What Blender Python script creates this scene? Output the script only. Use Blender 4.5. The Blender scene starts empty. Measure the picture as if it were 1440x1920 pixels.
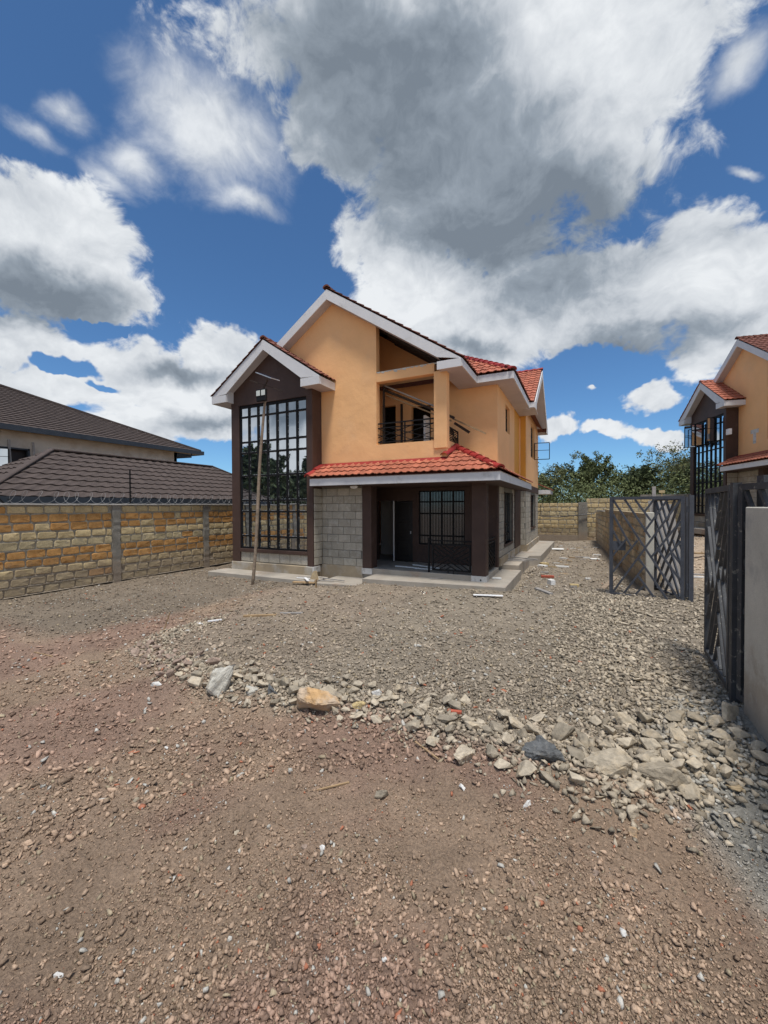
import bpy, bmesh, math, random
import numpy as np
from mathutils import Vector, Matrix, Euler

random.seed(7)
RNG = np.random.default_rng(11)
sc = bpy.context.scene
col = sc.collection

# ------------------------------------------------------------------ camera
CAM = Vector((2.080, -9.929, 1.9))
FW = Vector((-0.4405302, 0.89760839, -0.0152417)).normalized()
RT = Vector((0.89773361, 0.44051649, -0.00442657)).normalized()
UP = Vector((-0.00274089, 0.01563303, 0.99987404)).normalized()
FPX = 750.09
cd = bpy.data.cameras.new('camera')
cam = bpy.data.objects.new('camera', cd)
col.objects.link(cam)
cd.sensor_fit = 'VERTICAL'
cd.sensor_height = 24.0
cd.lens = 24.0 * FPX / 1920.0
cd.clip_start = 0.05
cd.clip_end = 3000
mw = Matrix((RT, UP, -FW)).transposed().to_4x4()
mw.translation = CAM
cam.matrix_world = mw
sc.camera = cam

# ------------------------------------------------------------------ exposure, sun, sky
sc.view_settings.view_transform = 'Standard'
sc.view_settings.look = 'None'
sc.view_settings.exposure = 0.5
sc.view_settings.gamma = 1.0
sc.view_settings.use_curve_mapping = False
SUN_EL = math.radians(73)
SUN_DIR = Vector((0.50, -0.80, 0)).normalized() * math.cos(SUN_EL) + Vector((0, 0, math.sin(SUN_EL)))
sd = bpy.data.lights.new('sun', 'SUN')
sd.energy = 2.7
sd.angle = math.radians(11)
sd.color = (1.0, 0.95, 0.88)
sun = bpy.data.objects.new('sun', sd)
col.objects.link(sun)
sun.rotation_euler = SUN_DIR.to_track_quat('Z', 'Y').to_euler()
sun.location = (0, 0, 30)


def px_dir(x, y):
    return (FW + RT * ((x - 720) / FPX) + UP * ((960 - y) / FPX)).normalized()


def build_world():
    w = bpy.data.worlds.new("World")
    sc.world = w
    w.use_nodes = True
    nt = w.node_tree
    nt.nodes.clear()
    L = nt.links.new

    def N(t, **k):
        n = nt.nodes.new(t)
        for a, b in k.items():
            setattr(n, a, b)
        return n

    def S(node, i, v):
        if hasattr(v, 'bl_idname') or hasattr(v, 'is_output'):
            L(v, node.inputs[i])
        else:
            node.inputs[i].default_value = v

    def m(op, a, b=0.0, c=0.0, clamp=False):
        n = N('ShaderNodeMath', operation=op, use_clamp=clamp)
        S(n, 0, a); S(n, 1, b)
        if op in ('MULTIPLY_ADD', 'SMOOTH_MAX', 'SMOOTH_MIN'):
            S(n, 2, c)
        return n.outputs[0]

    def sstep(v, a, b, x=0.0, y=1.0):
        n = N('ShaderNodeMapRange', interpolation_type='SMOOTHSTEP')
        S(n, 0, v); S(n, 1, a); S(n, 2, b); S(n, 3, x); S(n, 4, y)
        return n.outputs[0]

    def vadd(a, b):
        n = N('ShaderNodeVectorMath', operation='ADD')
        S(n, 0, a); S(n, 1, b)
        return n.outputs[0]

    def vscale(a, s):
        n = N('ShaderNodeVectorMath', operation='SCALE')
        S(n, 0, a); S(n, 3, s)
        return n.outputs[0]

    def noise(v, scale, detail=6, rough=0.55, dist=0.0):
        n = N('ShaderNodeTexNoise')
        S(n, 'Vector', v); S(n, 'Scale', scale); S(n, 'Detail', detail)
        S(n, 'Roughness', rough); S(n, 'Distortion', dist)
        return n

    def mixc(f, a, b):
        n = N('ShaderNodeMix', data_type='RGBA')
        S(n, 0, f); S(n, 6, a); S(n, 7, b)
        return n.outputs[2]

    tc = N('ShaderNodeTexCoord')
    D = tc.outputs['Generated']
    nrm = N('ShaderNodeVectorMath', operation='NORMALIZE')
    L(D, nrm.inputs[0])
    D = nrm.outputs[0]
    sky = N('ShaderNodeTexSky', sky_type='NISHITA')
    sky.sun_disc = False
    sky.sun_elevation = SUN_EL
    sky.sun_rotation = math.atan2(SUN_DIR.x, SUN_DIR.y)
    sky.altitude = 1600
    sky.air_density = 1.0
    sky.dust_density = 1.1
    sky.ozone_density = 2.2

    warpn = noise(D, 3.2, 4, 0.55)
    wv = vscale(vadd(warpn.outputs['Color'], (-0.5, -0.5, -0.5)), 0.20)
    DW = vadd(D, wv)
    stretch = N('ShaderNodeVectorMath', operation='MULTIPLY')
    L(DW, stretch.inputs[0])
    stretch.inputs[1].default_value = (1, 1, 1.35)
    DS = stretch.outputs[0]
    n1 = noise(DS, 4.6, 9, 0.60)
    f1 = n1.outputs['Fac']
    n2 = noise(DS, 15.0, 7, 0.62)
    f2 = n2.outputs['Fac']
    # relief: the same noise looked up a little further towards the sun
    off = vadd(DS, tuple(Vector((0.25, -0.1, 1.0)).normalized() * 0.055))
    f1b = noise(off, 4.6, 9, 0.60).outputs['Fac']
    relief = m('SUBTRACT', f1, f1b)
    off2 = vadd(DS, tuple(Vector((0.25, -0.1, 1.0)).normalized() * 0.018))
    f2b = noise(off2, 15.0, 5, 0.6).outputs['Fac']
    relief2 = m('SUBTRACT', f2, f2b)

    def blob(cx, cy, rx, ry, rot=0.0, src=None):
        c = px_dir(cx, cy)
        r = math.radians(rot)
        ax = px_dir(cx + rx * math.cos(r), cy + rx * math.sin(r)) - px_dir(cx - rx * math.cos(r), cy - rx * math.sin(r))
        ay = px_dir(cx + ry * math.sin(r), cy - ry * math.cos(r)) - px_dir(cx - ry * math.sin(r), cy + ry * math.cos(r))
        z = c
        x = (ax - z * ax.dot(z)).normalized()
        y = z.cross(x)
        R = Matrix((x, y, z)).transposed()
        mp = N('ShaderNodeMapping', vector_type='TEXTURE')
        S(mp, 0, src or VB)
        mp.inputs[1].default_value = c
        mp.inputs[2].default_value = R.to_euler('XYZ')
        mp.inputs[3].default_value = (ax.length / 2, ay.length / 2, 0.9)
        ln = N('ShaderNodeVectorMath', operation='LENGTH')
        L(mp.outputs[0], ln.inputs[0])
        return m('SUBTRACT', 1.0, ln.outputs[1])

    VB = vadd(D, vscale(vadd(noise(D, 5.0, 5, 0.6).outputs['Color'], (-0.5, -0.5, -0.5)), 0.16))

    VS = vadd(D, vscale(vadd(noise(D, 4.0, 6, 0.62).outputs['Color'], (-0.5, -0.5, -0.5)), 0.09))

    def union(lst, k=0.25, src=None):
        cur = None
        for it in lst:
            b = blob(*it[:5], src=src)
            if len(it) > 5:
                b = m('ADD', b, it[5])
            cur = b if cur is None else m('SMOOTH_MAX', cur, b, k)
        return cur

    solid = union([
        (860, 60, 560, 190, 0), (960, 240, 400, 250, 20), (860, 400, 220, 130, 25), (1150, 160, 190, 170, 0),
        (640, 180, 130, 150, 50),
        (110, 480, 225, 125, 10), (160, 565, 170, 60, 10),
        (20, 640, 120, 60, 0), (260, 700, 220, 60, 8), (430, 680, 90, 75, 0), (120, 725, 240, 50, 0), (380, 770, 260, 70, 0),
        (760, 500, 150, 90, 35), (880, 610, 210, 110, 10), (1120, 560, 260, 100, -10), (1350, 500, 150, 120, -10),
        (1420, 590, 160, 120, 0), (1340, 670, 90, 60, 0),
        (1228, 745, 60, 48, 10, -.15), (1150, 808, 70, 24, 0, -.12), (1250, 818, 60, 20, 0, -.12), (1045, 795, 60, 30, 0, -.12), (1110, 722, 34, 18, 0, -.1)])
    soft = union([
        (395, 240, 230, 150, 22), (250, 320, 130, 70, 25, -.22), (120, 215, 110, 60, 20, -.25), (470, 375, 100, 40, 15, -.1),
        (70, 250, 180, 50, 35, -.42), (200, 340, 150, 44, 40, -.40),
        (1375, 120, 60, 120, 25), (1400, 315, 60, 16, 5, -.1)], 0.25, VS)
    dark = union([
        (840, 330, 430, 190, 32), (700, 110, 260, 150, 10), (1010, 380, 240, 110, 10), (860, 440, 160, 90, 20),
        (90, 560, 190, 55, 8), (330, 700, 170, 28, 4, -.3), (1180, 640, 200, 50, 0, -.2), (400, 790, 220, 35, 0, -.4), (880, 650, 120, 36, 0, -.4)], 0.3)

    # directions outside the photograph: the same broken cumulus goes on
    dt = N('ShaderNodeVectorMath', operation='DOT_PRODUCT')
    L(D, dt.inputs[0]); dt.inputs[1].default_value = FW
    outside = sstep(dt.outputs['Value'], 0.60, 0.42)
    ng = noise(DS, 2.3, 3, 0.5).outputs['Fac']
    gen = m('MULTIPLY', m('SUBTRACT', ng, 0.47), 3.2)
    gen = m('ADD', gen, m('MULTIPLY', m('SUBTRACT', outside, 1.0), 3.0))
    sep = N('ShaderNodeSeparateXYZ'); L(D, sep.inputs[0])
    el = sep.outputs['Z']
    lowband = m('MULTIPLY', sstep(el, 0.16, 0.02), 0.30)

    fb = m('ADD', m('MULTIPLY', m('SUBTRACT', f1, 0.5), 1.15), m('MULTIPLY', m('SUBTRACT', f2, 0.5), 0.75))
    dens = m('MAXIMUM', solid, gen)
    gaps = union([(161, 612, 60, 22, 15), (120, 688, 85, 26, 8), (172, 722, 60, 18, 5), (1120, 690, 100, 50, 0)], 0.2, VB)
    body = m('ADD', m('ADD', dens, fb), lowband)
    body = m('SUBTRACT', body, m('MULTIPLY', m('MAXIMUM', m('ADD', gaps, m('MULTIPLY', fb, 1.3)), 0.0), 1.2))
    msk = sstep(body, 0.0, 0.24)
    softd = m('ADD', m('ADD', soft, m('MULTIPLY', fb, 0.80)), -0.05)
    msk2 = m('MULTIPLY', sstep(softd, -0.06, 0.85), 0.92)
    mask = m('SUBTRACT', 1.0, m('MULTIPLY', m('SUBTRACT', 1.0, msk), m('SUBTRACT', 1.0, msk2)))

    gdark = sstep(m('SUBTRACT', ng, 0.03), 0.5, 0.66)
    gdark = m('MULTIPLY', gdark, outside)
    fl = noise(DS, 2.6, 3, 0.5).outputs['Fac']
    dk = m('ADD', m('MAXIMUM', dark, m('SUBTRACT', m('MULTIPLY', gdark, 0.9), 0.35)), m('MULTIPLY', m('SUBTRACT', fl, 0.5), 0.5))
    dk = m('MULTIPLY', sstep(dk, -0.60, 0.75), 0.86)
    dk = m('SUBTRACT', dk, m('MULTIPLY', relief, 1.15))
    dk = m('SUBTRACT', dk, m('MULTIPLY', relief2, 0.5))
    dk = m('ADD', dk, m('MULTIPLY', m('SUBTRACT', fl, 0.5), 0.5))
    dk = m('ADD', dk, 0.10, clamp=True)
    ramp = N('ShaderNodeValToRGB')
    e = ramp.color_ramp.elements
    K = 7.1
    e[0].position = 0.0; e[0].color = (0.83, 0.86, 0.89, 1)
    e[1].position = 1.0; e[1].color = (0.195, 0.235, 0.285, 1)
    x = ramp.color_ramp.elements.new(0.40); x.color = (0.57, 0.61, 0.66, 1)
    x = ramp.color_ramp.elements.new(0.70); x.color = (0.31, 0.36, 0.42, 1)
    L(dk, ramp.inputs[0])
    cc = vscale(ramp.outputs[0], K)
    hs = N('ShaderNodeMix', data_type='RGBA', blend_type='MULTIPLY')
    hs.inputs[0].default_value = 1.0
    L(sky.outputs[0], hs.inputs[6])
    hs.inputs[7].default_value = SKYTINT
    out = mixc(mask, hs.outputs[2], cc)
    bg = N('ShaderNodeBackground')
    bg.inputs[1].default_value = 0.10
    L(out, bg.inputs[0])
    o = N('ShaderNodeOutputWorld')
    L(bg.outputs[0], o.inputs[0])
    w.cycles.sampling_method = 'MANUAL'
    w.cycles.sample_map_resolution = 512


SKYTINT = (0.52, 0.76, 0.92, 1)
build_world()

# ------------------------------------------------------------------ helpers
OFF = {}


def tag(o, label=None, cat=None, group=None, kind=None):
    if label: o['label'] = label
    if cat: o['category'] = cat
    if group: o['group'] = group
    if kind: o['kind'] = kind
    return o


def thing(name, label, cat, loc=(0, 0, 0), group=None, local=False):
    o = bpy.data.objects.new(name, None)
    o.empty_display_size = 0.2
    o.location = loc
    col.objects.link(o)
    OFF[o] = Vector((0, 0, 0)) if local else Vector(loc)
    return tag(o, label, cat, group)


class MB:
    def __init__(s):
        s.v = []; s.f = []; s.mi = []

    def add(s, vs, fs, m=0):
        b = len(s.v)
        s.v += [tuple(v) for v in vs]
        s.f += [tuple(b + i for i in f) for f in fs]
        s.mi += [m] * len(fs)
        return s

    def box(s, x0, x1, y0, y1, z0, z1, m=0):
        v = [(x, y, z) for z in (z0, z1) for y in (y0, y1) for x in (x0, x1)]
        return s.add(v, [(0, 2, 3, 1), (4, 5, 7, 6), (0, 1, 5, 4), (2, 6, 7, 3), (0, 4, 6, 2), (1, 3, 7, 5)], m)

    def prism(s, poly, ext, m=0):
        n = len(poly)
        e = Vector(ext)
        v = [Vector(p) for p in poly] + [Vector(p) + e for p in poly]
        f = [tuple(range(n))[::-1], tuple(range(n, 2 * n))] + [(i, (i + 1) % n, n + (i + 1) % n, n + i) for i in range(n)]
        return s.add(v, f, m)

    def bar(s, p, q, w, h, up=(0, 0, 1), m=0):
        p = Vector(p); q = Vector(q)
        d = (q - p).normalized()
        u = Vector(up)
        if abs(d.dot(u)) > 0.98: u = Vector((0, 1, 0))
        a = d.cross(u).normalized() * (w / 2)
        b = a.cross(d).normalized() * (h / 2)
        return s.prism([p - a - b, p + a - b, p + a + b, p - a + b], q - p, m)

    def tube(s, pts, rad, n=6, m=0, cap=True):
        pts = [Vector(p) for p in pts]
        if not hasattr(rad, '__len__'): rad = [rad] * len(pts)
        base = len(s.v)
        up = Vector((0, 0, 1))
        for i, p in enumerate(pts):
            d = (pts[min(i + 1, len(pts) - 1)] - pts[max(i - 1, 0)]).normalized()
            u = up if abs(d.dot(up)) < 0.95 else Vector((1, 0, 0))
            a = d.cross(u).normalized(); b = a.cross(d)
            for k in range(n):
                t = 2 * math.pi * k / n
                s.v.append(tuple(p + (a * math.cos(t) + b * math.sin(t)) * rad[i]))
        for i in range(len(pts) - 1):
            for k in range(n):
                s.f.append((base + i * n + k, base + i * n + (k + 1) % n, base + (i + 1) * n + (k + 1) % n, base + (i + 1) * n + k)); s.mi.append(m)
        if cap:
            s.f.append(tuple(base + k for k in range(n))[::-1]); s.mi.append(m)
            e = base + (len(pts) - 1) * n
            s.f.append(tuple(e + k for k in range(n))); s.mi.append(m)
        return s

    def mesh(s, name, mats, off=None, smooth=False):
        me = bpy.data.meshes.new(name)
        v = s.v if off is None else [(a - off[0], b - off[1], c - off[2]) for a, b, c in s.v]
        me.from_pydata(v, [], s.f)
        if not isinstance(mats, (list, tuple)): mats = [mats]
        for x in mats: me.materials.append(x)
        if len(mats) > 1: me.polygons.foreach_set('material_index', s.mi)
        if smooth: me.polygons.foreach_set('use_smooth', [True] * len(me.polygons))
        me.update()
        return me

    def build(s, name, mats, parent=None, label=None, kind=None, smooth=False, bevel=0):
        off = OFF.get(parent, Vector((0, 0, 0)))
        me = s.mesh(name, mats, off, smooth)
        bm = bmesh.new(); bm.from_mesh(me)
        bmesh.ops.recalc_face_normals(bm, faces=bm.faces)
        bm.to_mesh(me); bm.free()
        o = bpy.data.objects.new(name, me)
        col.objects.link(o)
        if parent is not None:
            o.parent = parent
            OFF[o] = off
        if bevel:
            b = o.modifiers.new('bevel', 'BEVEL'); b.width = bevel; b.segments = 1; b.limit_method = 'ANGLE'
        if label: o['label'] = label
        if kind: o['kind'] = kind
        return o


def single(name, mb, mats, label, cat, group=None, loc=None, **k):
    """a thing that is one mesh, its origin at its own base"""
    if loc is None:
        a = np.array(mb.v)
        loc = ((a[:, 0].min() + a[:, 0].max()) / 2, (a[:, 1].min() + a[:, 1].max()) / 2, a[:, 2].min())
    me = mb.mesh(name, mats, loc, k.get('smooth', False))
    bm = bmesh.new(); bm.from_mesh(me); bmesh.ops.recalc_face_normals(bm, faces=bm.faces); bm.to_mesh(me); bm.free()
    o = bpy.data.objects.new(name, me)
    o.location = loc
    col.objects.link(o)
    return tag(o, label, cat, group, k.get('kind'))


def place(name, me, mat4, parent=None):
    o = bpy.data.objects.new(name, me)
    if parent is not None:
        o.parent = parent
        mm = mat4.copy(); mm.translation = mat4.translation - OFF.get(parent, Vector((0, 0, 0)))
        o.matrix_local = mm
    else:
        o.matrix_world = mat4
    col.objects.link(o)
    return o


def mat(name, c, rough=0.8, var=0.12, scale=3.0, bump=0.0, bscale=60.0, metal=0.0, rnd=0.0, spec=0.3, c2=None, c2scale=1.2, c2lo=.45, c2hi=.65, bdist=0.01, fine=0.0, attr=None, splash=None, wave=0.0):
    m = bpy.data.materials.new(name)
    m.use_nodes = True
    nt = m.node_tree; L = nt.links.new
    b = nt.nodes['Principled BSDF']
    b.inputs['Roughness'].default_value = rough
    b.inputs['Metallic'].default_value = metal
    b.inputs['Specular IOR Level'].default_value = spec
    geo = nt.nodes.new('ShaderNodeNewGeometry')
    pos = geo.outputs['Position']

    def noise(sc_, det=5, rg=.6):
        n = nt.nodes.new('ShaderNodeTexNoise')
        L(pos, n.inputs['Vector']); n.inputs['Scale'].default_value = sc_; n.inputs['Detail'].default_value = det
        n.inputs['Roughness'].default_value = rg
        return n.outputs['Fac']

    def mr(v, a, b_, x, y, t='LINEAR'):
        n = nt.nodes.new('ShaderNodeMapRange'); n.interpolation_type = t
        L(v, n.inputs[0])
        for i, q in enumerate((a, b_, x, y)): n.inputs[i + 1].default_value = q
        return n.outputs[0]
    if attr:
        at = nt.nodes.new('ShaderNodeAttribute'); at.attribute_name = attr
        cur = at.outputs['Color']
    else:
        rgb = nt.nodes.new('ShaderNodeRGB'); rgb.outputs[0].default_value = (*c, 1)
        cur = rgb.outputs[0]
    if c2 is not None:
        mx = nt.nodes.new('ShaderNodeMix'); mx.data_type = 'RGBA'
        L(mr(noise(c2scale, 6, .65), c2lo, c2hi, 0, 1, 'SMOOTHSTEP'), mx.inputs[0])
        L(cur, mx.inputs[6]); mx.inputs[7].default_value = (*c2, 1)
        cur = mx.outputs[2]

    def mul(cur, val):
        mx = nt.nodes.new('ShaderNodeVectorMath'); mx.operation = 'SCALE'
        L(cur, mx.inputs[0]); L(val, mx.inputs[3])
        return mx.outputs[0]
    if var: cur = mul(cur, mr(noise(scale), .3, .7, 1 - var, 1 + var))
    if fine: cur = mul(cur, mr(noise(bscale, 4), .35, .65, 1 - fine, 1 + fine))
    if rnd:
        oi = nt.nodes.new('ShaderNodeObjectInfo')
        cur = mul(cur, mr(oi.outputs['Random'], 0, 1, 1 - rnd, 1 + rnd))
    if splash:
        sx = nt.nodes.new('ShaderNodeSeparateXYZ'); L(pos, sx.inputs[0])
        ad = nt.nodes.new('ShaderNodeMath'); ad.operation = 'MULTIPLY_ADD'
        L(noise(7.0, 6, .7), ad.inputs[0]); ad.inputs[1].default_value = -1.5; L(sx.outputs['Z'], ad.inputs[2])
        mx = nt.nodes.new('ShaderNodeMix'); mx.data_type = 'RGBA'
        L(mr(ad.outputs[0], splash - .95, splash - .45, .55, 0, 'SMOOTHSTEP'), mx.inputs[0])
        L(cur, mx.inputs[6]); mx.inputs[7].default_value = (.30, .225, .16, 1)
        cur = mx.outputs[2]
    L(cur, b.inputs['Base Color'])
    if wave:
        bw_ = nt.nodes.new('ShaderNodeBump'); bw_.inputs['Strength'].default_value = wave; bw_.inputs['Distance'].default_value = .06
        L(noise(2.6, 3, .5), bw_.inputs['Height'])
        L(bw_.outputs[0], b.inputs['Normal'])
    if bump:
        bn = nt.nodes.new('ShaderNodeBump')
        bn.inputs['Strength'].default_value = bump; bn.inputs['Distance'].default_value = bdist
        L(noise(bscale, 6, .65), bn.inputs['Height'])
        if wave: L(bw_.outputs[0], bn.inputs['Normal'])
        L(bn.outputs[0], b.inputs['Normal'])
    return m


M = {}
M['orange'] = mat('orange_paint', (0.88, 0.505, 0.235), 0.75, .05, 1.3, .35, 120, bdist=.004, c2=(.84, .50, .25), c2scale=1.1, c2lo=.48, c2hi=.75, wave=.3, fine=.03)
M['deep_orange'] = mat('deep_orange_paint', (0.72, 0.35, 0.06), 0.7, .05, 1.3, .2, 160, bdist=.004)
M['brown'] = mat('brown_paint', (0.072, 0.043, 0.034), 0.6, .14, 2.2, .3, 150, bdist=.004, c2=(.11, .075, .06), c2scale=1.8, c2lo=.56, c2hi=.8)
M['white'] = mat('white_fascia', (0.66, 0.66, 0.665), 0.55, .05, 2, .1, 40, c2=(.40, .39, .37), c2scale=2.6, c2lo=.55, c2hi=.82)
M['soffit'] = mat('soffit_board', (0.50, 0.48, 0.50), 0.6, .08, 2.0, .1, 60)
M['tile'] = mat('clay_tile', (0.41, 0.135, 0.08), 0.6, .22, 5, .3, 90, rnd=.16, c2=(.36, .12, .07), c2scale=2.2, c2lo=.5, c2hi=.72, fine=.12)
M['tile_dark'] = mat('dark_clay_tile', (0.17, 0.062, 0.042), 0.7, .25, 5, .3, 90, rnd=.2, fine=.15)  # darker tile tone for rakes, side slopes and decks
M['ridge'] = mat('painted_ridge_cap', (0.30, 0.030, 0.026), 0.45, .2, 4, .3, 60, rnd=.14)
M['block'] = mat('dressed_stone', (0.40, 0.365, 0.30), 0.9, .12, 3, .9, 55, rnd=.12, bdist=.012, fine=.16, c2=(.44, .41, .35), c2scale=6, c2lo=.5, c2hi=.65)
M['mortar'] = mat('pointing_mortar', (0.20, 0.19, 0.165), 0.95, .15, 4, .5, 70)
M['plinth'] = mat('plinth_render', (0.34, 0.275, 0.19), 0.9, .15, 2.5, .4, 60, c2=(.42, .39, .34), c2scale=1.4)
M['concrete'] = mat('slab_concrete', (0.36, 0.325, 0.275), 0.9, .14, 2.0, .4, 60, c2=(.33, .25, .19), c2scale=1.3, c2lo=.52, c2hi=.72, fine=.08)
M['white_foot'] = mat('white_footing', (0.58, 0.57, 0.55), 0.8, .1, 6, .3, 60, c2=(.35, .33, .30), c2scale=5)
M['steel'] = mat('black_steel', (0.010, 0.010, 0.011), 0.6, .2, 8, .1, 80, spec=.2)
M['black'] = mat('black_door', (0.014, 0.012, 0.012), 0.4, .2, 4, .1, 60, spec=.5)
M['gate'] = mat('gate_paint', (0.062, 0.068, 0.082), 0.5, .22, 5, .3, 60, spec=.4, c2=(.16, .155, .15), c2scale=16, c2lo=.64, c2hi=.74, fine=.1)
M['gate_rust'] = mat('gate_dirty_paint', (0.05, 0.053, 0.058), 0.6, .25, 6, .4, 60, spec=.4, c2=(.24, .23, .20), c2scale=14, c2lo=.58, c2hi=.68)
M['render_wall'] = mat('grey_render', (0.56, 0.54, 0.47), 0.9, .12, 1.8, .35, 90, c2=(.42, .41, .37), c2scale=2.4, c2lo=.48, c2hi=.7, fine=.08, splash=0.34)
M['cement'] = mat('rough_cement', (0.25, 0.235, 0.205), 0.95, .22, 3.5, 1.0, 35, bdist=.03, fine=.15, splash=0.34)
M['bmortar'] = mat('wall_mortar', (0.36, 0.325, 0.26), 0.95, .25, 4, 1.0, 38, bdist=.03, fine=.2, splash=0.34)
M['cream_brick'] = mat('cream_stone', (0.53, 0.42, 0.235), 0.92, .14, 5, .8, 42, rnd=.14, bdist=.012, fine=.14, c2=(.40, .29, .14), c2scale=7, c2lo=.52, c2hi=.72, splash=0.34)
M['pale_brick'] = mat('pale_stone', (0.50, 0.415, 0.25), 0.92, .16, 5, .8, 42, rnd=.16, bdist=.012, fine=.16, c2=(.33, .28, .19), c2scale=4, c2lo=.48, c2hi=.66, splash=0.34)
M['ochre_brick'] = mat('ochre_stone', (0.47, 0.255, 0.09), 0.92, .16, 5, .8, 42, rnd=.15, bdist=.012, fine=.16, c2=(.34, .15, .04), c2scale=6, c2lo=.5, c2hi=.7, splash=0.34)
M['low_brick'] = mat('low_wall_stone', (0.50, 0.41, 0.27), 0.92, .2, 4, .8, 42, rnd=.28, bdist=.015, fine=.16, c2=(.40, .22, .09), c2scale=2, c2lo=.5, c2hi=.7, splash=0.34)
M['coping'] = mat('coping_cement', (0.52, 0.50, 0.46), 0.9, .15, 3, .5, 40, c2=(.3, .29, .27), c2scale=4)
M['roof_tile'] = mat('stone_coated_sheet', (0.082, 0.063, 0.056), 0.85, .22, 3, .6, 130, fine=.2, bdist=.01)
M['gutter'] = mat('slate_gutter', (0.045, 0.055, 0.068), 0.5, .12, 3)
M['cream_wall'] = mat('cream_plaster', (0.58, 0.53, 0.46), 0.9, .10, 1.5, .4, 50, c2=(.46, .40, .33), c2scale=.8)
M['wood'] = mat('raw_timber', (0.36, 0.25, 0.14), 0.85, .25, 9, .5, 60, rnd=.15)
M['old_wood'] = mat('weathered_pole', (0.27, 0.21, 0.155), 0.9, .3, 12, .8, 50)
M['grey_wood'] = mat('grey_board', (0.33, 0.31, 0.29), 0.85, .2, 7, .4, 60, rnd=.12)
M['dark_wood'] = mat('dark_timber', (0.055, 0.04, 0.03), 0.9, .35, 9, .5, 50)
M['plastic'] = mat('white_plastic', (0.80, 0.80, 0.80), 0.45, .05, 5)
M['paper'] = mat('scrap_paper', (0.72, 0.72, 0.70), 0.8, .1, 20)
M['red_scrap'] = mat('red_scrap', (0.40, 0.10, 0.06), 0.6, .2, 20)
M['alu'] = mat('aluminium', (0.55, 0.56, 0.58), 0.35, .05, 5, metal=.7)
M['solar'] = mat('solar_cell', (0.02, 0.025, 0.05), 0.2, .05, 5, spec=.6)
M['lens'] = mat('lamp_lens', (0.62, 0.66, 0.62), 0.2, .1, 60, spec=.7)
M['hall_wall'] = mat('hall_plaster', (0.45, 0.43, 0.41), 0.9, .05, 2)
M['wire'] = mat('galvanised_wire', (0.34, 0.34, 0.34), 0.5, .1, 5, metal=.3)
M['bark'] = mat('acacia_bark', (0.10, 0.08, 0.06), 0.95, .3, 6, .6, 30)
M['stone_grey'] = mat('grey_brown_rock', (0.37, 0.32, 0.245), 0.95, .18, 6, .9, 26, rnd=.32, bdist=.015, fine=.18, c2=(.45, .37, .26), c2scale=9, c2lo=.5, c2hi=.7)
M['stone_red'] = mat('reddish_rock', (0.32, 0.24, 0.19), 0.95, .16, 6, .9, 26, rnd=.22, bdist=.02, fine=.16)
M['stone_pale'] = mat('pale_grey_rock', (0.50, 0.48, 0.42), 0.95, .14, 4, .9, 18, bdist=.02, fine=.12, c2=(.36, .32, .25), c2scale=5)
M['stone_tan'] = mat('tan_orange_rock', (0.50, 0.39, 0.28), 0.95, .14, 4, .9, 18, bdist=.02, fine=.14, c2=(.46, .29, .14), c2scale=4)
M['stone_yellow'] = mat('yellow_rock', (0.50, 0.39, 0.20), 0.95, .14, 8, .8, 24, bdist=.02, fine=.14)
M['stone_blue'] = mat('dark_blue_grey_rock', (0.125, 0.130, 0.132), 0.9, .16, 6, 1.0, 24, bdist=.02, fine=.2, c2=(.24, .23, .21), c2scale=9, c2lo=.55, c2hi=.7)
M['stone_white'] = mat('white_lime_rock', (0.62, 0.61, 0.58), 0.9, .14, 8, .8, 24, bdist=.02, fine=.14)
M['soil'] = mat('soil', (1, 1, 1), 0.97, .12, 1.6, 1.0, 55, bdist=.035, fine=.26, attr='tint')
M['clods'] = mat('clods', (1, 1, 1), 0.97, .10, 9, .7, 120, bdist=.01, fine=.12, attr='tint')


def glass_mat(name, base, refl, rough=0.02):
    m = bpy.data.materials.new(name); m.use_nodes = True
    nt = m.node_tree; L = nt.links.new
    b = nt.nodes['Principled BSDF']; b.inputs['Base Color'].default_value = (*base, 1); b.inputs['Roughness'].default_value = .5
    b.inputs['Specular IOR Level'].default_value = 0.0
    g = nt.nodes.new('ShaderNodeBsdfGlossy'); g.inputs['Roughness'].default_value = rough
    g.inputs['Color'].default_value = (0.92, 0.96, 1.0, 1)
    n = nt.nodes.new('ShaderNodeTexNoise'); n.inputs['Scale'].default_value = 2.2; n.inputs['Detail'].default_value = 1
    bp = nt.nodes.new('ShaderNodeBump'); bp.inputs['Strength'].default_value = .06; bp.inputs['Distance'].default_value = .02
    geo = nt.nodes.new('ShaderNodeNewGeometry'); L(geo.outputs['Position'], n.inputs['Vector'])
    L(n.outputs[0], bp.inputs['Height']); L(bp.outputs[0], g.inputs['Normal'])
    f = nt.nodes.new('ShaderNodeFresnel'); f.inputs[0].default_value = 1.5
    a = nt.nodes.new('ShaderNodeMath'); a.operation = 'ADD'; a.use_clamp = True
    L(f.outputs[0], a.inputs[0]); a.inputs[1].default_value = refl
    mx = nt.nodes.new('ShaderNodeMixShader')
    L(a.outputs[0], mx.inputs[0]); L(b.outputs[0], mx.inputs[1]); L(g.outputs[0], mx.inputs[2])
    L(mx.outputs[0], nt.nodes['Material Output'].inputs[0])
    return m


M['glass'] = glass_mat('mirror_tinted_glass', (0.02, 0.025, 0.03), 0.68)
M['dim_glass'] = glass_mat('dusty_dark_glass', (0.07, 0.075, 0.075), 0.03, .10)
M['tape'] = mat('dust_smear', (0.42, 0.44, 0.45), 0.9, .3, 30)


def leaf_mat(name, c):
    m = mat(name, c, 0.75, .35, 1.2, spec=.2)
    return m


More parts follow.
